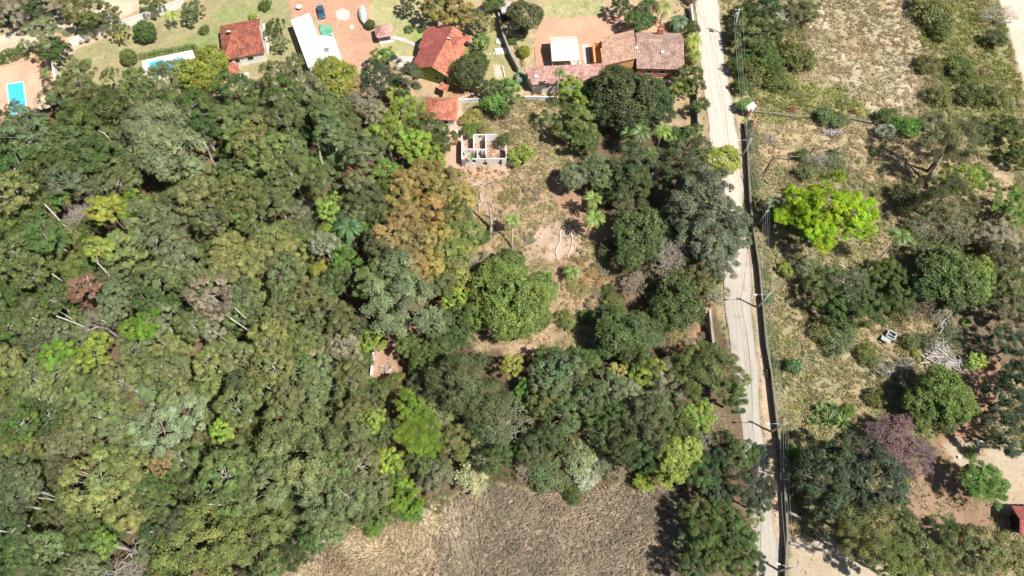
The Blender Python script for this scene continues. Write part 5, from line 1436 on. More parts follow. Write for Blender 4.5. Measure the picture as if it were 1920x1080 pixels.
for i, (u, v) in enumerate([(870, 65), (876, 82)]):
    p = P(u, v, 3.9); root = tag(empty('water_tank', (p.x, p.y, 3.3)), ['dark round water drum on the upper wing of the red roof', 'dark round water drum at the roof corner nearer the dome tree'][i], 'water tank', 'dark drums on the red roof')
    mb = MB(); mb.tube([(p.x, p.y, 3.3), (p.x, p.y, 4.2)], [.42, .45], 12); build(mb, 'drum', M_DARK, root); mb = MB(); mb.tube([(p.x, p.y, 4.2), (p.x, p.y, 4.3)], [.47, .3], 12); build(mb, 'lid', M_DARK, root)
# hip-roofed pavilion
h = root_at('pavilion', 828, 205, 'hip-roofed pavilion with bright orange tiles above the roofless ruin', 'pavilion')
a, U, V, lu, lv, c = gable(h, (800, 183), (858, 184), (801, 224), 2.6, 4.2, .42, M_TILE_ORANGE, hipA=2.9, hipB=2.9, wallmat=M_OLDWHITE, seed=6)
pw = a + V * (lv - .45); opening(h, pw + U * 4.6, U, 1.0, 1.2, .7); opening(h, pw + U * 2.8, U, 1.1, .8, 1.2, mat=M_WHITE)
# stained white / grey tiled house group
h = root_at('house', 1230, 105, 'long house with lichened grey tiled roof beside the dirt road', 'house')
a, U, V, lu, lv, c = gable(h, (1190, 61), (1276, 63), (1191, 128), 3.0, 4.8, .36, M_TILE_GREY, wallmat=M_BRICK, seed=7)
pw = a + V * (lv - .45); opening(h, pw + U * 9.3, U, 1.8, 1.8, .1, 'door'); opening(h, pw + U * 6.0, U, 1.4, 1.0, 1.1); opening(h, pw + U * 3.0, U, 1.4, 1.0, 1.1)
for i, (u, v) in enumerate([(1193, 90), (1242, 98)]): p = P(u, v, 4.45 if i == 0 else 4.1); mb = MB(); mb.box((p.x, p.y, p.z + .1), (.75, .9, .25), 0, -.2); o = build(mb, 'skylight', M_ROOFWHITE, h)
ch = root_at('brick_oven', 1240, 60, 'brick chimney oven with arched top on the edge of the grey tiled roof', 'chimney'); p = P(1239, 55, 4.6)
mb = MB(); mb.box((p.x, p.y, 2.5), (1.3, 1.1, 5.1)); build(mb, 'stack', M_BRICK, ch)
mb = MB(); pts = [(p.x + .55 * math.cos(t), p.y, 5.0 + .9 * math.sin(t) + .2) for t in [math.pi * k / 8 for k in range(9)]]; mb.tube([(p.x + .55, p.y, 4.9)] + pts + [(p.x - .55, p.y, 4.9)], [.14] * 11, 6); build(mb, 'arch', M_BRICK, ch)
mb = MB(); mb.box((p.x, p.y + .5, 5.3), (.8, .12, .9)); build(mb, 'flue', M_CONC, ch)
h = root_at('house_wing', 1158, 95, 'house wing with sunny tan tiles joined to the grey tiled roof', 'house')
gable(h, (1128, 68), (1188, 57), (1129, 128), 3.1, 3.11, .02, M_TILE_TAN, wallmat=M_OCHRE, seed=8) if False else None
zl, zr_ = 3.0, 4.9
qa = [P(1128, 70, zl), P(1187, 56, zr_), P(1190, 130, zr_), P(1128, 124, zl)]; qa[0].z = zl
n_ = Vector((0, 0, 0)); e = qa[1] - qa[0]; f = qa[3] - qa[0]; qa[2] = qa[3] + (qa[1] - qa[0]) * ((qa[2] - qa[3]).length / e.length)
tiled_roof(h, [(qa, qa[0] - qa[1])], M_TILE_TAN, [(qa[1], qa[2])], 9)
mb = MB()
for s_, e_ in ((0, 1), (1, 2), (2, 3), (3, 0)):
    c0 = sum(qa, Vector()) / 4; p0 = qa[s_].lerp(c0, .06); p1 = qa[e_].lerp(c0, .06); mb.poly([(p0.x, p0.y, -.1), (p1.x, p1.y, -.1), (p1.x, p1.y, p1.z - .17), (p0.x, p0.y, p0.z - .17)])
build(mb, 'wall', M_OCHRE, h)
h = root_at('house_wing', 1060, 150, 'low white-walled wing with lichened pinkish tiles and stained whitewash', 'house')
a = P(982, 126, 3.9); b = P(1132, 119, 3.9); c = P(998, 159, 2.9); d = P(1135, 152, 2.9); U = (b - a).normalized()
d = c + U * ((b - a).length - 1.0)
poly = [c, a, b, d]; tiled_roof(h, [(poly, c - a - U * (c - a).dot(U))], M_TILE_PINK, [], 10)
V = Vector((U.y, -U.x, 0)); mb = MB(); c2 = c + U * .3 - V * .3; d2 = d - U * .3 - V * .3; a2 = a + U * .5 + V * .3; b2 = b - U * .3 + V * .3
for p0, p1, z0, z1 in ((c2, d2, 2.9, 2.9), (a2, c2, 3.6, 2.9), (b2, d2, 3.6, 2.9), (a2, b2, 3.6, 3.6)): mb.poly([(p0.x, p0.y, -.1), (p1.x, p1.y, -.1), (p1.x, p1.y, z1 - .1), (p0.x, p0.y, z0 - .1)])
build(mb, 'wall', M_OLDWHITE, h); p = P(1005, 144, 3.45); mb = MB(); mb.box((p.x, p.y, 3.55), (.75, .9, .3), 0, -.2); build(mb, 'skylight', M_ROOFWHITE, h)
opening(h, c2 + U * 3.2, U, 1.0, .8, 1.4)
# courtyard wall, shed
slabthing('courtyard_floor', [(1104, 83), (1128, 80), (1128, 118), (1110, 118)], -.05, .06, M_OCHRE, 'ochre courtyard floor between the shed and the tan roof', 'courtyard', 'structure')
wall_line('courtyard_wall', [(1112, 80), (1116, 117)], 2.4, .3, M_OCHRE, 'ochre courtyard wall casting shade beside the tan roof')
wall_line('courtyard_wall', [(1112, 80), (1128, 79)], 2.4, .3, M_OCHRE, 'short ochre wall closing the top of the courtyard')
slabthing('courtyard_path', [(1090, 83), (1104, 83), (1107, 118), (1094, 119)], -.05, .05, M_LCONC, 'pale paved strip between the shed and the courtyard', 'path', 'structure')
mb = MB()
for i in range(6):
    for j in range(12):
        p = P(1003.5 + i * 2.6 + j * .25, 89 + j * 2.9); mb = MB(); mb.box((p.x, p.y, .03), (.3, .52, .06), 0)
        if i == 0 and j == 0: BR = link('brick', mb.mesh('brick', M_TERRA)); PB = tag(empty('brick_path', (p.x, p.y, 0)), 'reddish paving strips at the end of the beige sheet shed', 'path'); BR.data.transform(__import__('mathutils').Matrix.Translation((-p.x, -p.y, 0))); BR.parent = PB; p00 = p
        else: o = BR.copy(); COL.objects.link(o); o.parent = PB; o.location = (p.x - p00.x, p.y - p00.y, 0)
h = root_at('shed', 1058, 95, 'open shed with pale beige corrugated gable roof', 'shed')
a, U, V, lu, lv = rect3((1030, 70), (1081, 68), (1034, 115), 2.9); fr = .32; Z3 = Vector((0, 0, 1))
for side, (t0, t1, z0, z1) in enumerate(((0, fr, 0, .9), (fr, 1, .9, 0))):
    nsh = 6 if side else 3
    for k in range(nsh):
        s0 = t0 + (t1 - t0) * k / nsh; s1 = t0 + (t1 - t0) * (k + 1) / nsh; za = z0 + (z1 - z0) * k / nsh; zb = z0 + (z1 - z0) * (k + 1) / nsh; mb = MB(); m_ = 44
        for i in range(m_):
            u0, u1 = i / m_, (i + 1) / m_; w0 = .05 * (i % 2); w1 = .05 * ((i + 1) % 2); bump = .04 * (nsh - k if not side else nsh - k) / nsh
            mb.poly([a + U * lu * u0 + V * lv * s0 + Z3 * (za + w0 + bump), a + U * lu * u1 + V * lv * s0 + Z3 * (za + w1 + bump), a + U * lu * u1 + V * lv * (s1 + .004) + Z3 * (zb + w1 + bump), a + U * lu * u0 + V * lv * (s1 + .004) + Z3 * (zb + w0 + bump)])
        build(mb, 'roof_sheet', M_SHED, h)
for i, j in ((.04, .06), (.96, .06), (.04, .94), (.96, .94), (.5, .94), (.5, .06)): e = a + U * lu * i + V * lv * j; mb = MB(); mb.tube([(e.x, e.y, -.1), (e.x, e.y, 2.9)], [.13, .13], 6); build(mb, 'post', M_OCHRE, h)
mb = MB(); e = a + V * lv * .5; mb.box((e.x + .2, e.y, 1.3), (.15, lv * .8, 2.6), math.atan2(U.y, U.x)); build(mb, 'wall', M_TERRA, h)
slabthing('terrace', [(1019, 118), (1089, 115), (1091, 122), (1022, 124)], -.05, .1, M_LCONC, 'narrow pale terrace between the shed and the pinkish tiles', 'terrace', 'structure')
# small grey shed
h = root_at('shed', 948, 18, 'small shed with faded grey sheet roof beside the dark round tree', 'shed')
q = [P(936, 5, 2.6), P(960, 3, 2.6), P(959, 24, 2.3), P(942, 27, 2.3)]; mb = MB(); mb.slab(q, .07)
for k in range(10): s0 = q[0].lerp(q[1], k / 9); s1 = q[3].lerp(q[2], k / 9); mb.tube([s0 + Vector((0, 0, .02)), s1 + Vector((0, 0, .02))], [.035, .035], 3, False)
build(mb, 'roof', M_LCONC, h); mb = MB(); c0 = sum(q, Vector()) / 4; mb.prism([p.lerp(c0, .12) for p in q], -.1, 2.2); build(mb, 'wall', M_DARK, h)
# corner house at the right edge
h = root_at('house', 1912, 980, 'dark red tiled roof at the photo edge beside the pale yard', 'house')
gable(h, (1897, 951), (1990, 953), (1904, 1002), 2.6, 3.6, .5, M_TILE_DARK, wallmat=M_DARK, over=1.0, seed=12)  # near-black wall colour: the shade of the open porch is put into it

# roofless ruin
M_DUSTY = simple_mat('dusty_floor', (.46, .34, .28), noise=.2, stain=(.3, .2, .15), samt=.6)
h = root_at('ruin', 905, 285, 'roofless ruined house with white walls and rubble-strewn rooms', 'ruin')
ZR = 2.4
def rw(pts, gaps=(), z=ZR):
    Q = [P(*p, z) for p in pts]
    for a_, b_ in zip(Q[:-1], Q[1:]):
        d = b_ - a_; L = d.length; d.normalize(); ang = math.atan2(d.y, d.x); cuts = [0]; segs = []
        for (g0, g1, zb) in gaps: segs.append((cuts[-1], g0 * L, 0)); segs.append((g0 * L, g1 * L, zb)); cuts.append(g1 * L)
        segs.append((cuts[-1], L, 0)); mb = MB()
        for s0, s1, zb in segs:
            if s1 - s0 < .05: continue
            m_ = a_ + d * (s0 + s1) / 2
            if zb == 0: mb.box((m_.x, m_.y, z / 2 - .05), (s1 - s0, .18, z + .1), ang)
            elif zb == 'door': mb.box((m_.x, m_.y, z - .15), (s1 - s0, .18, .3), ang)
            elif zb == 'win': mb.box((m_.x, m_.y, z - .15), (s1 - s0, .18, .3), ang); mb.box((m_.x, m_.y, .5), (s1 - s0, .18, 1.0), ang)
        build(mb, 'wall', M_WHITE, h)
rw([(866, 254), (866, 298)]); rw([(867, 298), (949, 297)], [(.22, .3, 'win'), (.46, .56, 'door'), (.82, .9, 'door')])
rw([(888, 252), (931, 252)], [(.2, .45, 'win')]); rw([(911, 253), (911, 290)]); rw([(888, 253), (888, 282)], [(.6, .8, 'door')]); rw([(870, 279), (910, 280)], [(.2, .4, 'win'), (.65, .8, 'door')]); rw([(949, 272), (949, 297)]); rw([(895, 281), (895, 296)], [(.3, .6, 'door')])
mb = MB(); mb.prism([P(866, 262), P(948, 262), P(949, 312), P(866, 312)], -.05, .08); build(mb, 'floor', M_DUSTY, h)
rr = random.Random(3); mb = MB()
for i in range(170):
    p = P(rr.uniform(870, 945), rr.uniform(270, 308)); s = rr.uniform(.1, .35); mb.box((p.x, p.y, .1 + s * .2), (s, s * rr.uniform(.5, 1), s * .5), rr.random() * 3, rr.random())
o = link('rubble', mb.mesh('rubble', M_BRICK)); tag(o, 'brick and plaster rubble lying inside the roofless ruin', 'rubble', kind='stuff')
bb_ = root_at('barbecue', 853, 268, 'red brick barbecue standing beside the roofless ruin', 'barbecue'); p = P(853, 270)
mb = MB(); mb.box((p.x, p.y, .5), (1.2, .9, 1.0)); mb.box((p.x, p.y + .35, 1.4), (1.0, .5, 1.0)); build(mb, 'hearth', M_BRICK, bb_); mb = MB(); mb.box((p.x, p.y + .35, 2.3), (.5, .45, .9)); build(mb, 'chimney', M_BRICK, bb_); mb = MB(); mb.box((p.x, p.y - .42, .75), (.7, .1, .35)); build(mb, 'opening', M_DARK, bb_)
wall_line('garden_wall', [(834, 258), (848, 258)], 2.0, .2, M_WHITE, 'short white wall joined to the brick barbecue')
t = root_at('water_barrel', 856, 250, 'small white barrel between the pavilion and the barbecue', 'barrel'); p = P(856, 250)
mb = MB(); mb.tube([(p.x, p.y, 0), (p.x, p.y, .45), (p.x, p.y, .9)], [.34, .4, .34], 12); build(mb, 'body', M_WHITE, t); mb = MB(); mb.tube([(p.x, p.y, .9), (p.x, p.y, .96)], [.36, .3], 12); build(mb, 'lid', M_WHITE, t)
# curved white kerb
def ribbon(name, pts, wdt, z, mat, label, cat):
    root = tag(empty(name, P(*pts[0])), label, cat); Q = [P(*p) for p in pts]; k = 0
    R = []
    for a_, b_ in zip(Q[:-1], Q[1:]):
        n = max(1, round((b_ - a_).length / .8)); R += [a_.lerp(b_, i / n) for i in range(n)]
    R.append(Q[-1])
    for a_, b_ in zip(R[:-1], R[1:]):
        d = b_ - a_; m_ = a_.lerp(b_, .5); mb = MB(); mb.box((m_.x, m_.y, z / 2), (d.length * .96, wdt, z + random.uniform(-.03, .03)), math.atan2(d.y, d.x) + random.uniform(-.03, .03)); build(mb, 'kerb_stone', mat, root)
ribbon('curved_kerb', [(1055, 430), (1050, 436), (1051, 446), (1050, 454), (1045, 464), (1042, 473), (1045, 481)], .26, .18, M_STONE, 'wavy white stone kerb of a dry pond, side nearer the forest', 'kerb')
ribbon('curved_kerb', [(1056, 429), (1064, 431), (1071, 437), (1074, 450), (1072, 463), (1068, 474), (1064, 480)], .26, .18, M_STONE, 'curved white stone kerb of a dry pond, side nearer the road', 'kerb')

# car
def car(u, v, ang, label):
    c = root_at('parked_car', u, v, label, 'car'); c.rotation_euler = (0, 0, ang)
    def loft(secs, mat, name, par):   # sections: (x, halfwidth, z0, z1, top halfwidth)
        mb = MB(); ring = []
        for x, w_, z0, z1, tw in secs: ring.append([(x, -w_, z0), (x, -w_, z0 + (z1 - z0) * .55), (x, -tw, z1), (x, tw, z1), (x, w_, z0 + (z1 - z0) * .55), (x, w_, z0)])
        n0 = len(mb.v)
        for r_ in ring: mb.v += r_
        m_ = 6
        for i in range(len(ring) - 1):
            for k in range(m_): mb.f.append((i * m_ + k, i * m_ + (k + 1) % m_, (i + 1) * m_ + (k + 1) % m_, (i + 1) * m_ + k))
        mb.f.append(tuple(range(m_))); mb.f.append(tuple(range((len(ring) - 1) * m_, len(ring) * m_))[::-1])
        return link(name, mb.mesh(name, mat, False), par)
    loft([(-2.05, .7, .35, .75, .6), (-1.95, .82, .25, .88, .72), (-1.2, .86, .22, .95, .76), (0, .86, .22, .95, .78), (1.1, .85, .22, .9, .74), (1.8, .8, .25, .76, .66), (2.05, .66, .35, .6, .55)], M_CARBLUE, 'body', c)
    loft([(-1.75, .68, .9, .95, .6), (-1.35, .7, .9, 1.38, .56), (.1, .7, .9, 1.42, .57), (.95, .68, .88, .93, .6)], M_GLASS, 'windows', c)
    loft([(-1.38, .56, 1.36, 1.41, .52), (.12, .58, 1.4, 1.45, .53)], M_CARBLUE, 'roof', c)
    for x in (-1.3, 1.3):
        for y in (-.8, .8):
            mb = MB(); mb.tube([(x, y - .1, .31), (x, y + .1, .31)], [.31, .31], 12); wh = link('wheel', mb.mesh('wheel', M_TYRE), c); mb = MB(); s_ = .11 if y > 0 else -.11; mb.tube([(x, y + s_ * .9, .31), (x, y + s_ * 1.05, .31)], [.19, .17], 8); link('rim', mb.mesh('rim', M_METAL), wh)
    for y in (-.55, .55): mb = MB(); mb.box((1.98, y, .58), (.14, .3, .14)); link('headlight', mb.mesh('headlight', M_WHITE), c); mb = MB(); mb.box((-2.02, y, .68), (.08, .28, .14)); link('tail_light', mb.mesh('tail_light', M_BRICK), c)
car(603, 26, math.radians(-74), 'dark blue parked hatchback on the orange soil yard')
# tarpaulin covered boat
b_ = root_at('covered_boat', 681, 35, 'long white tarpaulin-covered boat standing on the orange yard edge', 'boat'); c0 = P(679, 17); c1 = P(684, 50); ax = (c1 - c0); L = ax.length; ax.normalize(); sx = Vector((ax.y, -ax.x, 0)); mb = MB(); ring = []
for i in range(11):
    t = i / 10; w_ = .95 * math.sin(math.pi * min(1, .12 + t * .9)) ** .6; hgt = 1.0 + .35 * math.sin(math.pi * t) + .08 * (i % 2); p = c0 + ax * L * t; ring.append([p - sx * w_ * .6 + Vector((0, 0, .35)), p - sx * w_ + Vector((0, 0, .9)), p - sx * w_ * .5 + Vector((0, 0, hgt)), p + Vector((0, 0, hgt + .18)), p + sx * w_ * .5 + Vector((0, 0, hgt)), p + sx * w_ + Vector((0, 0, .9)), p + sx * w_ * .6 + Vector((0, 0, .35))])
for r_ in ring: mb.v += [tuple(x) for x in r_]
for i in range(10):
    for k in range(6): mb.f.append((i * 7 + k, i * 7 + k + 1, (i + 1) * 7 + k + 1, (i + 1) * 7 + k))
mb.f.append(tuple(range(7))); mb.f.append(tuple(range(70, 77))[::-1]); build(mb, 'hull_cover', M_TARP, b_)
for t in (.25, .7): mb = MB(); p = c0 + ax * L * t; mb.box((p.x, p.y, .2), (1.3, .25, .4), math.atan2(sx.y, sx.x)); build(mb, 'support', M_WOOD, b_)
slabthing('concrete_patch', [(628, 22), (640, 15), (655, 20), (657, 32), (648, 40), (632, 36)], -.03, .04, M_LCONC, 'rough pale concrete patch on the orange soil yard', 'concrete patch', 'structure')
slabthing('concrete_patch', [(655, 47), (664, 46), (665, 54), (656, 55)], -.03, .04, M_LCONC, 'small pale rubble-stained patch on the orange yard', 'concrete patch', 'structure')
p = P(561, 13, .6); t = root_at('garden_table', 561, 15, 'round white table beside the white metal roof', 'table'); mb = MB(); mb.tube([(p.x, p.y, .7), (p.x, p.y, .76)], [.75, .75], 16); build(mb, 'tabletop', M_WHITE, t); mb = MB(); mb.tube([(p.x, p.y, 0), (p.x, p.y, .7)], [.12, .08], 8); build(mb, 'leg', M_WHITE, t)

# gate beside the road
g = root_at('roadside_gate', 1404, 216, 'white metal gate with brick pillars set in the roadside wall', 'gate')
a_ = P(1402, 219); b_ = P(1414, 206)
for q in (a_, b_): mb = MB(); mb.box((q.x, q.y, 1.2), (.5, .5, 2.5)); build(mb, 'pillar', M_BRICK, g)
mb = MB(); q = a_.lerp(b_, .5); d = b_ - a_; mb.box((q.x, q.y, 1.1), (d.length - .6, .08, 2.0), math.atan2(d.y, d.x)); build(mb, 'gate_panel', M_WHITE, g)
mb = MB(); q = P(1408, 200, 2.3); mb.box((q.x, q.y, 2.35), (2.4, 1.3, .12), .6, .3); build(mb, 'canopy', M_WHITE, g)
p = P(1412, 236); mb = MB(); mb.box((p.x, p.y, .9), (.35, 2.4, 1.9), -.6); o = link('gate_post', mb.mesh('gate_post', M_BRICK)); tag(o, 'reddish leaning slab beside the roadside gate', 'gate post')

# utility poles and wires
def pole(bu, bv, tu, tv, label, lamp=None, arm=False):
    h = None
    for k in range(400):
        z = 4 + k * .02; b = P(bu, bv, 0); u, v = project(b.x, b.y, z)
        if (u - bu) ** 2 + (v - bv) ** 2 >= (tu - bu) ** 2 + (tv - bv) ** 2: break
    b = P(bu, bv, 0); t = P(tu, tv, z); 
    if (t - Vector((b.x, b.y, z))).length > .9: t = Vector((b.x, b.y, z)) + (t - Vector((b.x, b.y, z))).normalized() * .9
    root = tag(empty('utility_pole', (b.x, b.y, 0)), label, 'utility pole', 'utility poles along the dirt road')
    mb = MB(); mb.tube([b - Vector((0, 0, .2)), t], [.21, .13], 8); build(mb, 'shaft', M_LCONC, root, True)
    d = Vector((1, .12, 0)); mb = MB(); a0 = t - Vector((0, 0, .35)); mb.box((a0.x, a0.y, a0.z), (1.9 if arm else .9, .1, .12), .1); build(mb, 'crossarm', M_WOOD, root)
    ends = []
    for k in (-.8, -.1, .8) if arm else (-.4, .0, .4): q = a0 + d * k + Vector((0, 0, .06)); m2 = MB(); m2.tube([q, q + Vector((0, 0, .2))], [.06, .04], 6); build(m2, 'insulator', M_WHITE, root); ends.append(q + Vector((0, 0, .2)))
    if lamp:
        l = P(*lamp, t.z - .6); s = t - Vector((0, 0, 1.2)); mb = MB(); mb.tube([s, s.lerp(l, .5) + Vector((0, 0, .35)), l + Vector((0, 0, .1))], [.05, .045, .04], 6); la = build(mb, 'lamp_arm', M_METAL, root, True)
        dd = (l - s); dd.z = 0; dd.normalize(); mb = MB(); q = l + dd * .2; mb.box((q.x, q.y, l.z + .1), (.6, .26, .14), math.atan2(dd.y, dd.x)); build(mb, 'lamp_head', M_WHITE, la)
    return t, ends
PL = [pole(1374, 70, 1379, 14, 'tallest pole with crossarms and transformer near the top bushes', arm=True),
      pole(1393, 292, 1409, 259, 'lamp pole beside the creeper-covered upper road wall', lamp=(1387, 263)),
      pole(1422, 420, 1440, 394, 'pole beside the wall near the brilliant lime tree, partly hidden'),
      pole(1421, 577, 1444, 549, 'lamp pole standing alone beside the bare road stretch', lamp=(1418, 553)),
      pole(1447, 810, 1474, 792, 'lamp pole between the agave clump and the road', lamp=(1442, 795)),
      pole(1462, 1071, 1488, 1064, 'lowest lamp pole at the bottom edge of the photo', lamp=(1461, 1058))]
t0 = PL[0][0]; r0 = tag(empty('transformer', (t0.x, t0.y, t0.z - 2)), 'grey transformer hanging on the tallest pole at the top', 'transformer'); mb = MB(); mb.tube([(t0.x - .3, t0.y - .45, t0.z - 2.0), (t0.x - .3, t0.y - .45, t0.z - 1.0)], [.35, .35], 10); build(mb, 'tank', M_METAL, r0)
for k in range(2): mb = MB(); mb.tube([(t0.x - .4 + k * .2, t0.y - .45, t0.z - 1), (t0.x - .4 + k * .2, t0.y - .45, t0.z - .75)], [.05, .04], 6); build(mb, 'bushing', M_WHITE, r0)
up = [e + Vector((-8, 22, .5)) for e in PL[0][1]]; dn = [e + Vector((2, -26, .3)) for e in PL[-1][1]]
runs = [up] + [p[1] for p in PL] + [dn]
for i in range(len(runs) - 1):
    nm = ['above the tallest pole', 'from the tallest pole to the upper lamp pole', 'between the upper lamp pole and the hidden pole', 'from the hidden pole to the lamp pole on the bare stretch', 'across the long straight part of the wall', 'from the agave lamp pole to the bottom pole', 'leaving the bottom edge of the photo'][i]
    root = tag(empty('power_line', runs[i][0]), 'thin overhead wires ' + nm, 'power line', 'overhead wires along the road')
    for k in range(3):
        a_, b_ = runs[i][k], runs[i + 1][k]; pts = [a_.lerp(b_, t / 8) - Vector((0, 0, 1.1 * 4 * (t / 8) * (1 - t / 8))) for t in range(9)]; mb = MB(); mb.tube(pts, [.017] * 9, 4, False); build(mb, 'wire', M_WIRE, root)
    for k in range(1):
        a_, b_ = runs[i][0] - Vector((0, 0, 1.3)), runs[i + 1][0] - Vector((0, 0, 1.3)); pts = [a_.lerp(b_, t / 8) - Vector((0, 0, 1.3 * 4 * (t / 8) * (1 - t / 8))) for t in range(9)]; mb = MB(); mb.tube(pts, [.028] * 9, 4, False); build(mb, 'wire', M_WIRE, root)

# concrete wash tub, tub by the yard, stick pile
t = root_at('wash_tub', 1669, 630, 'pale concrete wash tub lying open on the hillside', 'wash tub'); p = P(1672, 628, .8); p2 = P(1662, 636, .7)
def boxo(w_, d_, h_, th, c, rz, mat, name, par):
    mb = MB()
    for dx, dy, sx_, sy_ in ((-w_ / 2, 0, th, d_), (w_ / 2, 0, th, d_), (0, -d_ / 2, w_, th), (0, d_ / 2, w_, th)):
        ca, sa = math.cos(rz), math.sin(rz); mb.box((c[0] + dx * ca - dy * sa, c[1] + dx * sa + dy * ca, c[2] + h_ / 2), (sx_ + th, sy_ + th * .98, h_), rz)
    mb.box((c[0], c[1], c[2] + .06), (w_, d_, .1), rz); return build(mb, name, mat, par)
M_TUB = simple_mat('grey_painted_concrete', (.4, .42, .42), stain=(.3, .3, .29), samt=.5, sscale=2)
boxo(1.5, 1.5, .85, .12, (p.x, p.y, 0), -.6, M_TUB, 'basin', t); mb = MB(); mb.box((p2.x, p2.y, .55), (1.75, 1.2, .12), -.6, -.25); build(mb, 'slab', M_TUB, t); mb = MB(); mb.box((p.x - .2, p.y, .5), (1.4, .14, .7), -.6); build(mb, 'divider', M_TUB, t)
t = root_at('white_tub', 1836, 832, 'small white basin on the pale paved yard beneath the dark crown', 'tub'); p = P(1836, 832); boxo(.9, .7, .4, .08, (p.x, p.y, 0), .1, M_WHITE, 'basin', t)
p = P(1325, 611); t = root_at('plastic_drum', 1325, 611, 'tiny white container on the soil behind the short parapet', 'container'); mb = MB(); mb.tube([(p.x, p.y, 0), (p.x, p.y, .5)], [.28, .25], 10); build(mb, 'body', M_WHITE, t); mb = MB(); mb.tube([(p.x, p.y, .5), (p.x, p.y, .6)], [.12, .1], 8); build(mb, 'lid', M_WHITE, t)
p = P(1797, 858); t = root_at('white_bucket', 1796, 857, 'small white bucket at the corner of the pale paved yard', 'bucket'); mb = MB(); mb.tube([(p.x, p.y, 0), (p.x, p.y, .35)], [.2, .26], 10); build(mb, 'body', M_WHITE, t); mb = MB(); mb.tube([(p.x - .25, p.y, .35), (p.x, p.y, .55), (p.x + .25, p.y, .35)], [.02] * 3, 4); build(mb, 'handle', M_METAL, t)
STK = MB(); STK.tube([(0, 0, 0), (.33, .03, .02), (.66, -.02, .01), (1, 0, 0)], [.06, .055, .05, .035], 5); STK = STK.mesh('stick', M_BARK)
def sticks(cx, cy, su, sv, n, L, label, ang, seed, spread=.5, name='stick_pile', c=(.5, .46, .42)):
    r = random.Random(seed); p0 = P(cx, cy); root = tag(empty(name, p0), label, 'branches')
    for i in range(n):
        p = P(cx + r.gauss(0, su * .42), cy + r.gauss(0, sv * .42)); Ls = L * r.uniform(.6, 1.25); a = ang + r.gauss(0, spread); o = link('stick', STK, root, (p.x - p0.x - math.cos(a) * Ls / 2, p.y - p0.y - math.sin(a) * Ls / 2, r.uniform(.05, .9)), (lambda s_: tuple(x * s_ for x in c))(r.uniform(.6, 1.3)))
        w_ = r.uniform(.8, 1.5); o.scale = (Ls, w_, w_); o.rotation_euler = (0, r.gauss(0, .12), a)
    return root
sticks(1755, 660, 26, 22, 95, 3.4, 'loose pile of long pale cut sticks beyond the road', -.9, 1, .55)
sticks(1787, 683, 36, 16, 90, 2.2, 'lower heap of short whitish sticks spilling from the pile', -.5, 2, .8)
sticks(1670, 697, 28, 12, 40, 1.6, 'grey brushwood heap above the solitary mango', -.2, 3, 1.2, c=(.36, .33, .34))
sticks(1697, 685, 16, 14, 26, 1.4, 'small grey brushwood heap beside the larger brushwood', .3, 4, 1.2, c=(.4, .37, .37))
sticks(1764, 598, 12, 24, 34, 2.0, 'greyish brushwood strip above the stick pile', 1.2, 5, .8, c=(.42, .4, .42))
sticks(1440, 262, 14, 10, 24, 1.4, 'greyish twig heap beside the upper lamp pole', .3, 6, 1.4, c=(.3, .26, .26))
sticks(1560, 250, 26, 6, 30, 1.8, 'grey twigs strewn below the old stone wall', .0, 7, .7, c=(.4, .37, .38))
sticks(1487, 208, 12, 8, 30, 1.1, 'reddish-brown rotting log heap at the old stone wall', .6, 8, 1.3, c=(.36, .18, .12))
sticks(725, 695, 14, 8, 14, 2.0, 'pale fallen sticks in the small soil clearing', .4, 9, 1.0, c=(.55, .45, .4))
sticks(1227, 320, 12, 16, 26, 2.2, 'fallen palm fronds and logs beneath the palm cluster', 1.2, 10, .7, c=(.45, .38, .32))
sticks(1230, 375, 34, 26, 60, 1.6, 'brown branches littering the ground below the palm cluster', .6, 11, 1.5, c=(.24, .17, .13))
sticks(905, 345, 22, 12, 12, 2.4, 'pale planks scattered on the bare soil below the ruin', .6, 12, .8, c=(.62, .52, .44))
sticks(900, 375, 6, 26, 14, 3.0, 'long pale poles laid upright beside the tan trees', 1.45, 13, .25, c=(.55, .46, .4))
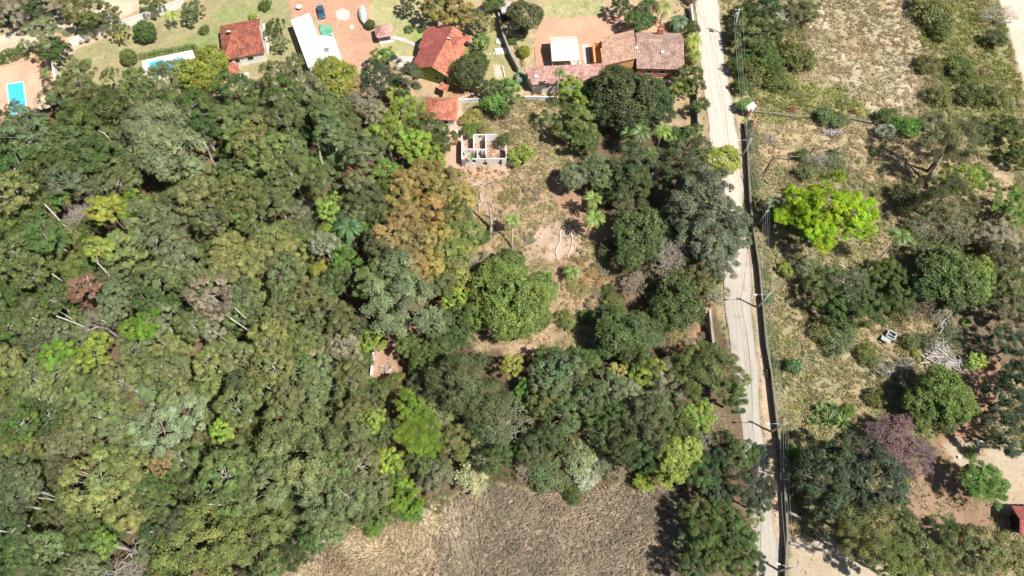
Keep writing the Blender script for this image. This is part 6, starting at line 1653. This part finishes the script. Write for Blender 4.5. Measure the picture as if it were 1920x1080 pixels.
def scrub(name, n, polys, pal, label, seed, size=(.35, 1.1), lv=46):
    rng = np.random.RandomState(seed); C = []; cols = []; us = []; tries = 0
    while len(us) < n and tries < 60:
        tries += 1; x = rng.uniform(-125, 130, 4000); y = rng.uniform(2, 148, 4000); u, v = project(x, y); m = np.zeros(4000, bool)
        for p in polys: m |= inpoly(u, v, p)
        m &= (fbm(x * .22, y * .22, seed + 3, 3) + rng.randn(4000) * .05) > .5
        rl = np.interp(v, [p[1] for p in ROAD_L], [p[0] for p in ROAD_L]); rr_ = np.interp(v, [p[1] for p in ROAD_R], [p[0] for p in ROAD_R]); m &= ((u < rl - 3) | (u > rr_ + (5 if name == 'verge_weeds' else 14))) & ((u - 1667) ** 2 + (v - 632) ** 2 > 26 ** 2)
        us += list(zip(x[m], y[m]))
    us = np.array(us[:n]); N = len(us); R_ = rng.uniform(*size, N) ** 1.3; q = rng.randn(N, lv, 3); q = q / np.linalg.norm(q, axis=2, keepdims=True) * rng.rand(N, lv, 1) ** .4; q[:, :, 2] = np.abs(q[:, :, 2]) * .75
    C = np.concatenate([us, np.zeros((N, 1))], 1)[:, None] + q * R_[:, None, None] + np.array([0, 0, -.05]); Nn = q + np.array([0, 0, .5])
    pc = np.array(pal)[rng.randint(0, len(pal), N)]; V, F = leaf_quads(C.reshape(-1, 3), Nn.reshape(-1, 3), np.full(N * lv, .12), rng, .5, .6)
    var = np.repeat((rng.uniform(.7, 1.25, (N, lv)) * rng.uniform(.8, 1.2, (N, 1))).ravel(), 4)
    me = mesh_np(name, V, F, M_GRASS, attrs={'var': var, 'hue': np.full(len(V), .5)}, colors=np.repeat(pc, lv * 4, 0)); tag(link(name, me), label, 'scrub', kind='stuff')
GRN = [(.2, .23, .08), (.26, .26, .12), (.15, .19, .06), (.3, .28, .16), (.34, .3, .2), (.4, .34, .22), (.24, .23, .14)]
scrub('scrub', 1700, [[(1385, -20), (1530, 0), (1520, 140), (1420, 220), (1395, 200)], [(1730, -20), (1870, -10), (1905, 130), (1925, 340), (1760, 235), (1720, 120)], [(1430, 300), (1640, 300), (1780, 380), (1700, 470), (1450, 470)], [(1440, 560), (1930, 560), (1930, 700), (1640, 800), (1460, 800)], [(1640, 440), (1930, 400), (1930, 560), (1640, 560)], [(1450, 130), (1620, 160), (1640, 240), (1430, 220)]], GRN, 'low scrubby bushes and weeds spread over the hillside beyond the road', 5)
scrub('weed_clumps', 900, [[(870, 340), (900, 192), (1070, 190), (1090, 330), (1150, 420), (1160, 600), (1100, 660), (1040, 600), (1060, 500), (1000, 480), (890, 460)]], [(.24, .25, .1), (.34, .28, .15), (.42, .3, .17), (.2, .22, .08), (.36, .26, .17)], 'low weeds and dry bushes scattered over the reddish clearing', 6, (.25, .8), 34)
scrub('edge_thicket', 1300, [[(500, 1010), (690, 960), (830, 925), (900, 880), (1060, 900), (1210, 880), (1290, 925), (1280, 960), (1200, 925), (1050, 945), (900, 925), (835, 965), (680, 1010), (545, 1040), (480, 1100)], [(700, 900), (1240, 760), (1290, 900), (900, 930)]], [(.22, .24, .1), (.3, .28, .15), (.4, .34, .2), (.18, .22, .07)], 'ragged thicket of weeds where the forest meets the dry field', 7, (.3, 1.0), 40)
scrub('creeper', 620, [[(1398, 225), (1406, 370), (1413, 420), (1425, 500), (1433, 575), (1441, 650), (1452, 700), (1469, 840), (1480, 950), (1500, 950), (1490, 840), (1468, 690), (1455, 600), (1440, 480), (1425, 370), (1420, 225)]], [(.2, .25, .08), (.28, .28, .14), (.15, .2, .06)], 'weeds and creepers growing along the far foot of the road wall', 8, (.2, .7), 30)
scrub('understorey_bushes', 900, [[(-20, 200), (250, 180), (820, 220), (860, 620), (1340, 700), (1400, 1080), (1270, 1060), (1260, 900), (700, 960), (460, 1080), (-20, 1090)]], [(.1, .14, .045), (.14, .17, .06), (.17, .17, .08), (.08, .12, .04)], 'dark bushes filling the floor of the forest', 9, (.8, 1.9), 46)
scrub('verge_weeds', 380, [[(1250, -20), (1300, -20), (1312, 110), (1323, 200), (1335, 290), (1350, 430), (1362, 620), (1380, 740), (1340, 740), (1325, 600), (1310, 300), (1285, 100)], [(1345, -20), (1380, -20), (1392, 110), (1400, 215), (1372, 180), (1358, 100)]], [(.26, .27, .12), (.38, .33, .19), (.2, .23, .09)], 'weeds fringing both verges of the dirt road', 10, (.25, .8), 34)
# bare leaning trunks
def limb(pts, r0, label, c=(.55, .52, .48), name='dead_tree', forks=1, seed=0):
    rng = random.Random(seed + int(pts[0][0])); Q = [P(u, v, z) for u, v, z in pts]; b = Q[0]; root = tag(empty(name, (b.x, b.y, max(0, b.z - .2) if b.z < 1 else 0)), label, 'dead tree', 'bare pale trunks showing between the crowns' if 'forest' in label else None)
    mb = MB(); g = Vector((b.x + rng.uniform(-.5, .5), b.y + rng.uniform(-.5, .5), -.1)); full = ([g] if b.z > 1 else []) + Q
    rad = [r0 * (1 - .6 * i / max(1, len(full) - 1)) for i in range(len(full))]; mb.tube(full, rad, 7); o = build(mb, 'trunk', M_BARK, root, True); o.color = (*c, 1)
    for f in range(forks):
        t = Q[-1] if len(Q) > 1 else Q[0]; s = Q[-2].lerp(Q[-1], rng.uniform(.4, .9)); d = (Q[-1] - Q[-2]).normalized(); dd = (d + Vector((rng.uniform(-.7, .7), rng.uniform(-.7, .7), rng.uniform(-.1, .4)))).normalized(); L = (Q[-1] - Q[-2]).length * rng.uniform(.35, .6) + .5
        m2 = MB(); m2.tube([s, s + dd * L * .5 + Vector((0, 0, .1)), s + dd * L], [r0 * .4, r0 * .3, r0 * .15], 5); o = build(m2, 'branch', M_BARK, root); o.color = (*c, 1)
FT = [(397, 298, 10, 382, 266, 15.5, .32), (212, 272, 11, 194, 248, 15.5, .3), (116, 419, 9, 84, 383, 13, .3), (210, 372, 9, 192, 348, 13, .22), (380, 425, 9, 364, 400, 13, .22), (211, 523, 10, 172, 482, 15, .24), (129, 536, 10, 98, 514, 15, .24), (181, 560, 10, 162, 518, 14, .14), (155, 612, 9, 105, 592, 14, .26),
      (148, 610, 9, 122, 590, 14, .16), (90, 608, 10, 60, 596, 14, .22), (146, 628, 9, 125, 624, 12, .22), (8, 596, 10, -10, 588, 14, .25), (473, 625, 10, 432, 597, 15.5, .24), (483, 620, 10, 440, 577, 15.5, .2), (300, 545, 9, 298, 570, 14, .16), (216, 614, 9, 190, 600, 14, .18), (372, 540, 10, 368, 510, 15, .2), (420, 635, 10, 402, 622, 14, .14),
      (30, 1000, 9, -6, 994, 14, .25), (40, 975, 9, 22, 998, 14, .18), (112, 1006, 9, 94, 1000, 12, .2), (88, 926, 9, 64, 916, 13, .2), (92, 935, 8, 50, 932, 12, .2), (426, 948, 10, 388, 945, 14, .26), (382, 937, 10, 366, 928, 14, .16), (602, 300, 8, 590, 245, 14, .3), (618, 285, 8, 612, 260, 13, .18), (774, 392, 8, 766, 378, 11, .18), (840, 700, 8, 830, 690, 12, .16), (500, 450, 9, 484, 430, 14, .2), (640, 345, 9, 652, 352, 12, .14), (700, 565, 10, 690, 540, 13, .16), (500, 712, 10, 516, 702, 14, .14), (520, 740, 9, 500, 725, 14, .15), (345, 205, 9, 330, 190, 14, .2)]
for i, (u0, v0, z0, u1, v1, z1, r) in enumerate(FT):
    near = min([(a, b, ph) for a, b, ph in LM + [(30, 190, 'plain blue pool'), (653, 426, 'dark forest palm'), (724, 690, 'small soil clearing')]], key=lambda q: (q[0] - u1) ** 2 + (q[1] - v1) ** 2)
    FT[i] = FT[i] + (near[2],)
seen_ = {}
for i, f in enumerate(FT):
    k = seen_.get(f[7], 0); seen_[f[7]] = k + 1
    o = ['', 'second ', 'third ', 'fourth ', 'fifth ', 'sixth ', 'seventh ', 'eighth ', 'ninth ', 'tenth '][k]
    limb([(f[0], f[1], f[2] - 1.2), ((f[0] + f[3]) / 2 + 1, (f[1] + f[4]) / 2, (f[2] + f[5]) / 2 - 1.1), (f[3], f[4], f[5] - 1)], f[6] * .8, f'{o}bare pale trunk between forest crowns near the {f[7]}', c=(.5, .47, .42), forks=i % 2)
limb([(918, 448, 0), (922, 420, 1.5), (919, 398, 4), (916, 380, 6)], .42, 'thick grey dead trunk standing in the clearing beside the slim palm', (.34, .28, .26), 'dead_tree', 3)
limb([(930, 432, 0), (933, 412, 2), (936, 392, 4.5)], .3, 'second dead trunk of the clearing, thinner and darker', (.28, .22, .2), 'dead_tree', 3)
limb([(920, 445, 0), (940, 430, .5), (955, 418, .8)], .2, 'fallen dark log below the dead trunks in the clearing', (.2, .15, .13), 'dead_tree', 1)
limb([(1735, 340, 0), (1752, 315, 3), (1768, 290, 6), (1788, 262, 9)], .42, 'thick leaning trunk carrying the tufted dark pine', (.4, .33, .27), 'leaning_tree', 3)
limb([(1850, 420, 0), (1858, 402, 1.6), (1876, 385, 3.2)], .4, 'dark leaning trunk under the bright green tree at the photo edge', (.1, .08, .07), 'leaning_tree', 3)
limb([(1430, 330, 0), (1460, 292, 1.2), (1500, 294, 1.8), (1528, 285, 1.5)], .18, 'long dark bare bough sprawling on the dry hillside', (.18, .14, .12), 'dead_branch', 2)
limb([(1528, 284, 1), (1538, 275, 1.5), (1546, 266, 1.8)], .16, 'short dark bough rising above the pale branches', (.16, .12, .1), 'dead_branch', 1)
limb([(1553, 282, .8), (1570, 279, 1.2), (1586, 277, 1.5)], .15, 'straight dark bough lying towards the tufted pine', (.18, .14, .12), 'dead_branch', 1)
for i, (pts, lb) in enumerate([([(1590, 530, .3), (1594, 508, 2.5), (1582, 500, 4)], 'white bare tree with spreading branches below the brilliant lime tree'), ([(1594, 520, .5), (1612, 518, 2), (1636, 515, 3)], 'white bare bough reaching towards the leaning palm'), ([(1592, 524, .5), (1575, 528, 2), (1560, 520, 3)], 'white bare bough reaching towards the road wall'), ([(1585, 560, .5), (1590, 535, 2), (1600, 520, 3)], 'lower white bough in the tangle below the lime tree')]): limb(pts, .13, lb, (.66, .63, .6), 'bare_branch', 4, i)
for i, (u, v) in enumerate([(1655, 905), (1690, 885), (1645, 1002), (1702, 985), (1625, 975)]): pass
limb([(1702, 1005, 0), (1703, 980, 5), (1698, 965, 8)], .14, 'thin pale stem at the rim of the orange soil', (.6, .56, .5), 'sapling', 2)
for i, (u, v, du, dv) in enumerate([(1760, 1050, -22, -24), (1775, 1062, -28, -20), (1748, 1062, -16, -20)]): limb([(u, v, 3), (u + du / 2, v + dv / 2, 6), (u + du, v + dv, 9)], .14, ['pale forked stem in the bottom trees beside the orange soil', 'longest pale stem in the bottom trees', 'short pale stem in the bottom trees near the edge'][i], (.6, .56, .5), 'sapling', 3)
limb([(1262, 312, 9.5), (1285, 303, 10.5), (1302, 296, 11)], .12, 'straight dead branch lying on the dark olive crown by the road', (.4, .37, .33), 'bare_branch', 2)
# flowers
def flowers(u, v, r, n, c, label, z=1.0, cat='flowers', name='flowering_shrub'):
    rng = np.random.RandomState(n); p = P(u, v); R = r / px_m(u, v); C = rng.randn(n, 3) * [R * .5, R * .5, .35] + [0, 0, z]
    V, F = leaf_quads(C, np.tile([0., 0, 1], (n, 1)), np.full(n, .12), rng); me = mesh_np('blossoms', V, F, M_LEAF, attrs={'var': np.repeat(rng.uniform(.7, 1.3, n), 4), 'hue': np.full(n * 4, .5)})
    root = tag(empty(name, p), label, cat); link('blossoms', me, root, color=c); me2, lim = CR['bush'][0]; o = link('foliage', me2, root, (0, 0, z * .6), (.2, .22, .1)); o.scale = (R * .8, R * .8, z * .8)
flowers(1572, 224, 13, 160, (.5, .04, .05), 'red-flowered shrub beside the gap in the old stone wall', cat='shrub')
flowers(1292, 3, 16, 700, (.6, .05, .16), 'magenta bougainvillea over the road wall at the top', 2.2, 'bougainvillea', 'bougainvillea')
flowers(1838, 137, 8, 60, (.5, .06, .08), 'small red-flowered bush on the upper hillside', .8, 'shrub')
flowers(1600, 212, 6, 50, (.5, .06, .06), 'tiny red blossoms nearest the far stone wall', .8, 'shrub')

# every object lives in one plain collection; report counts
print('objects', len(bpy.data.objects), 'tris', sum(len(m.polygons) for m in bpy.data.meshes))
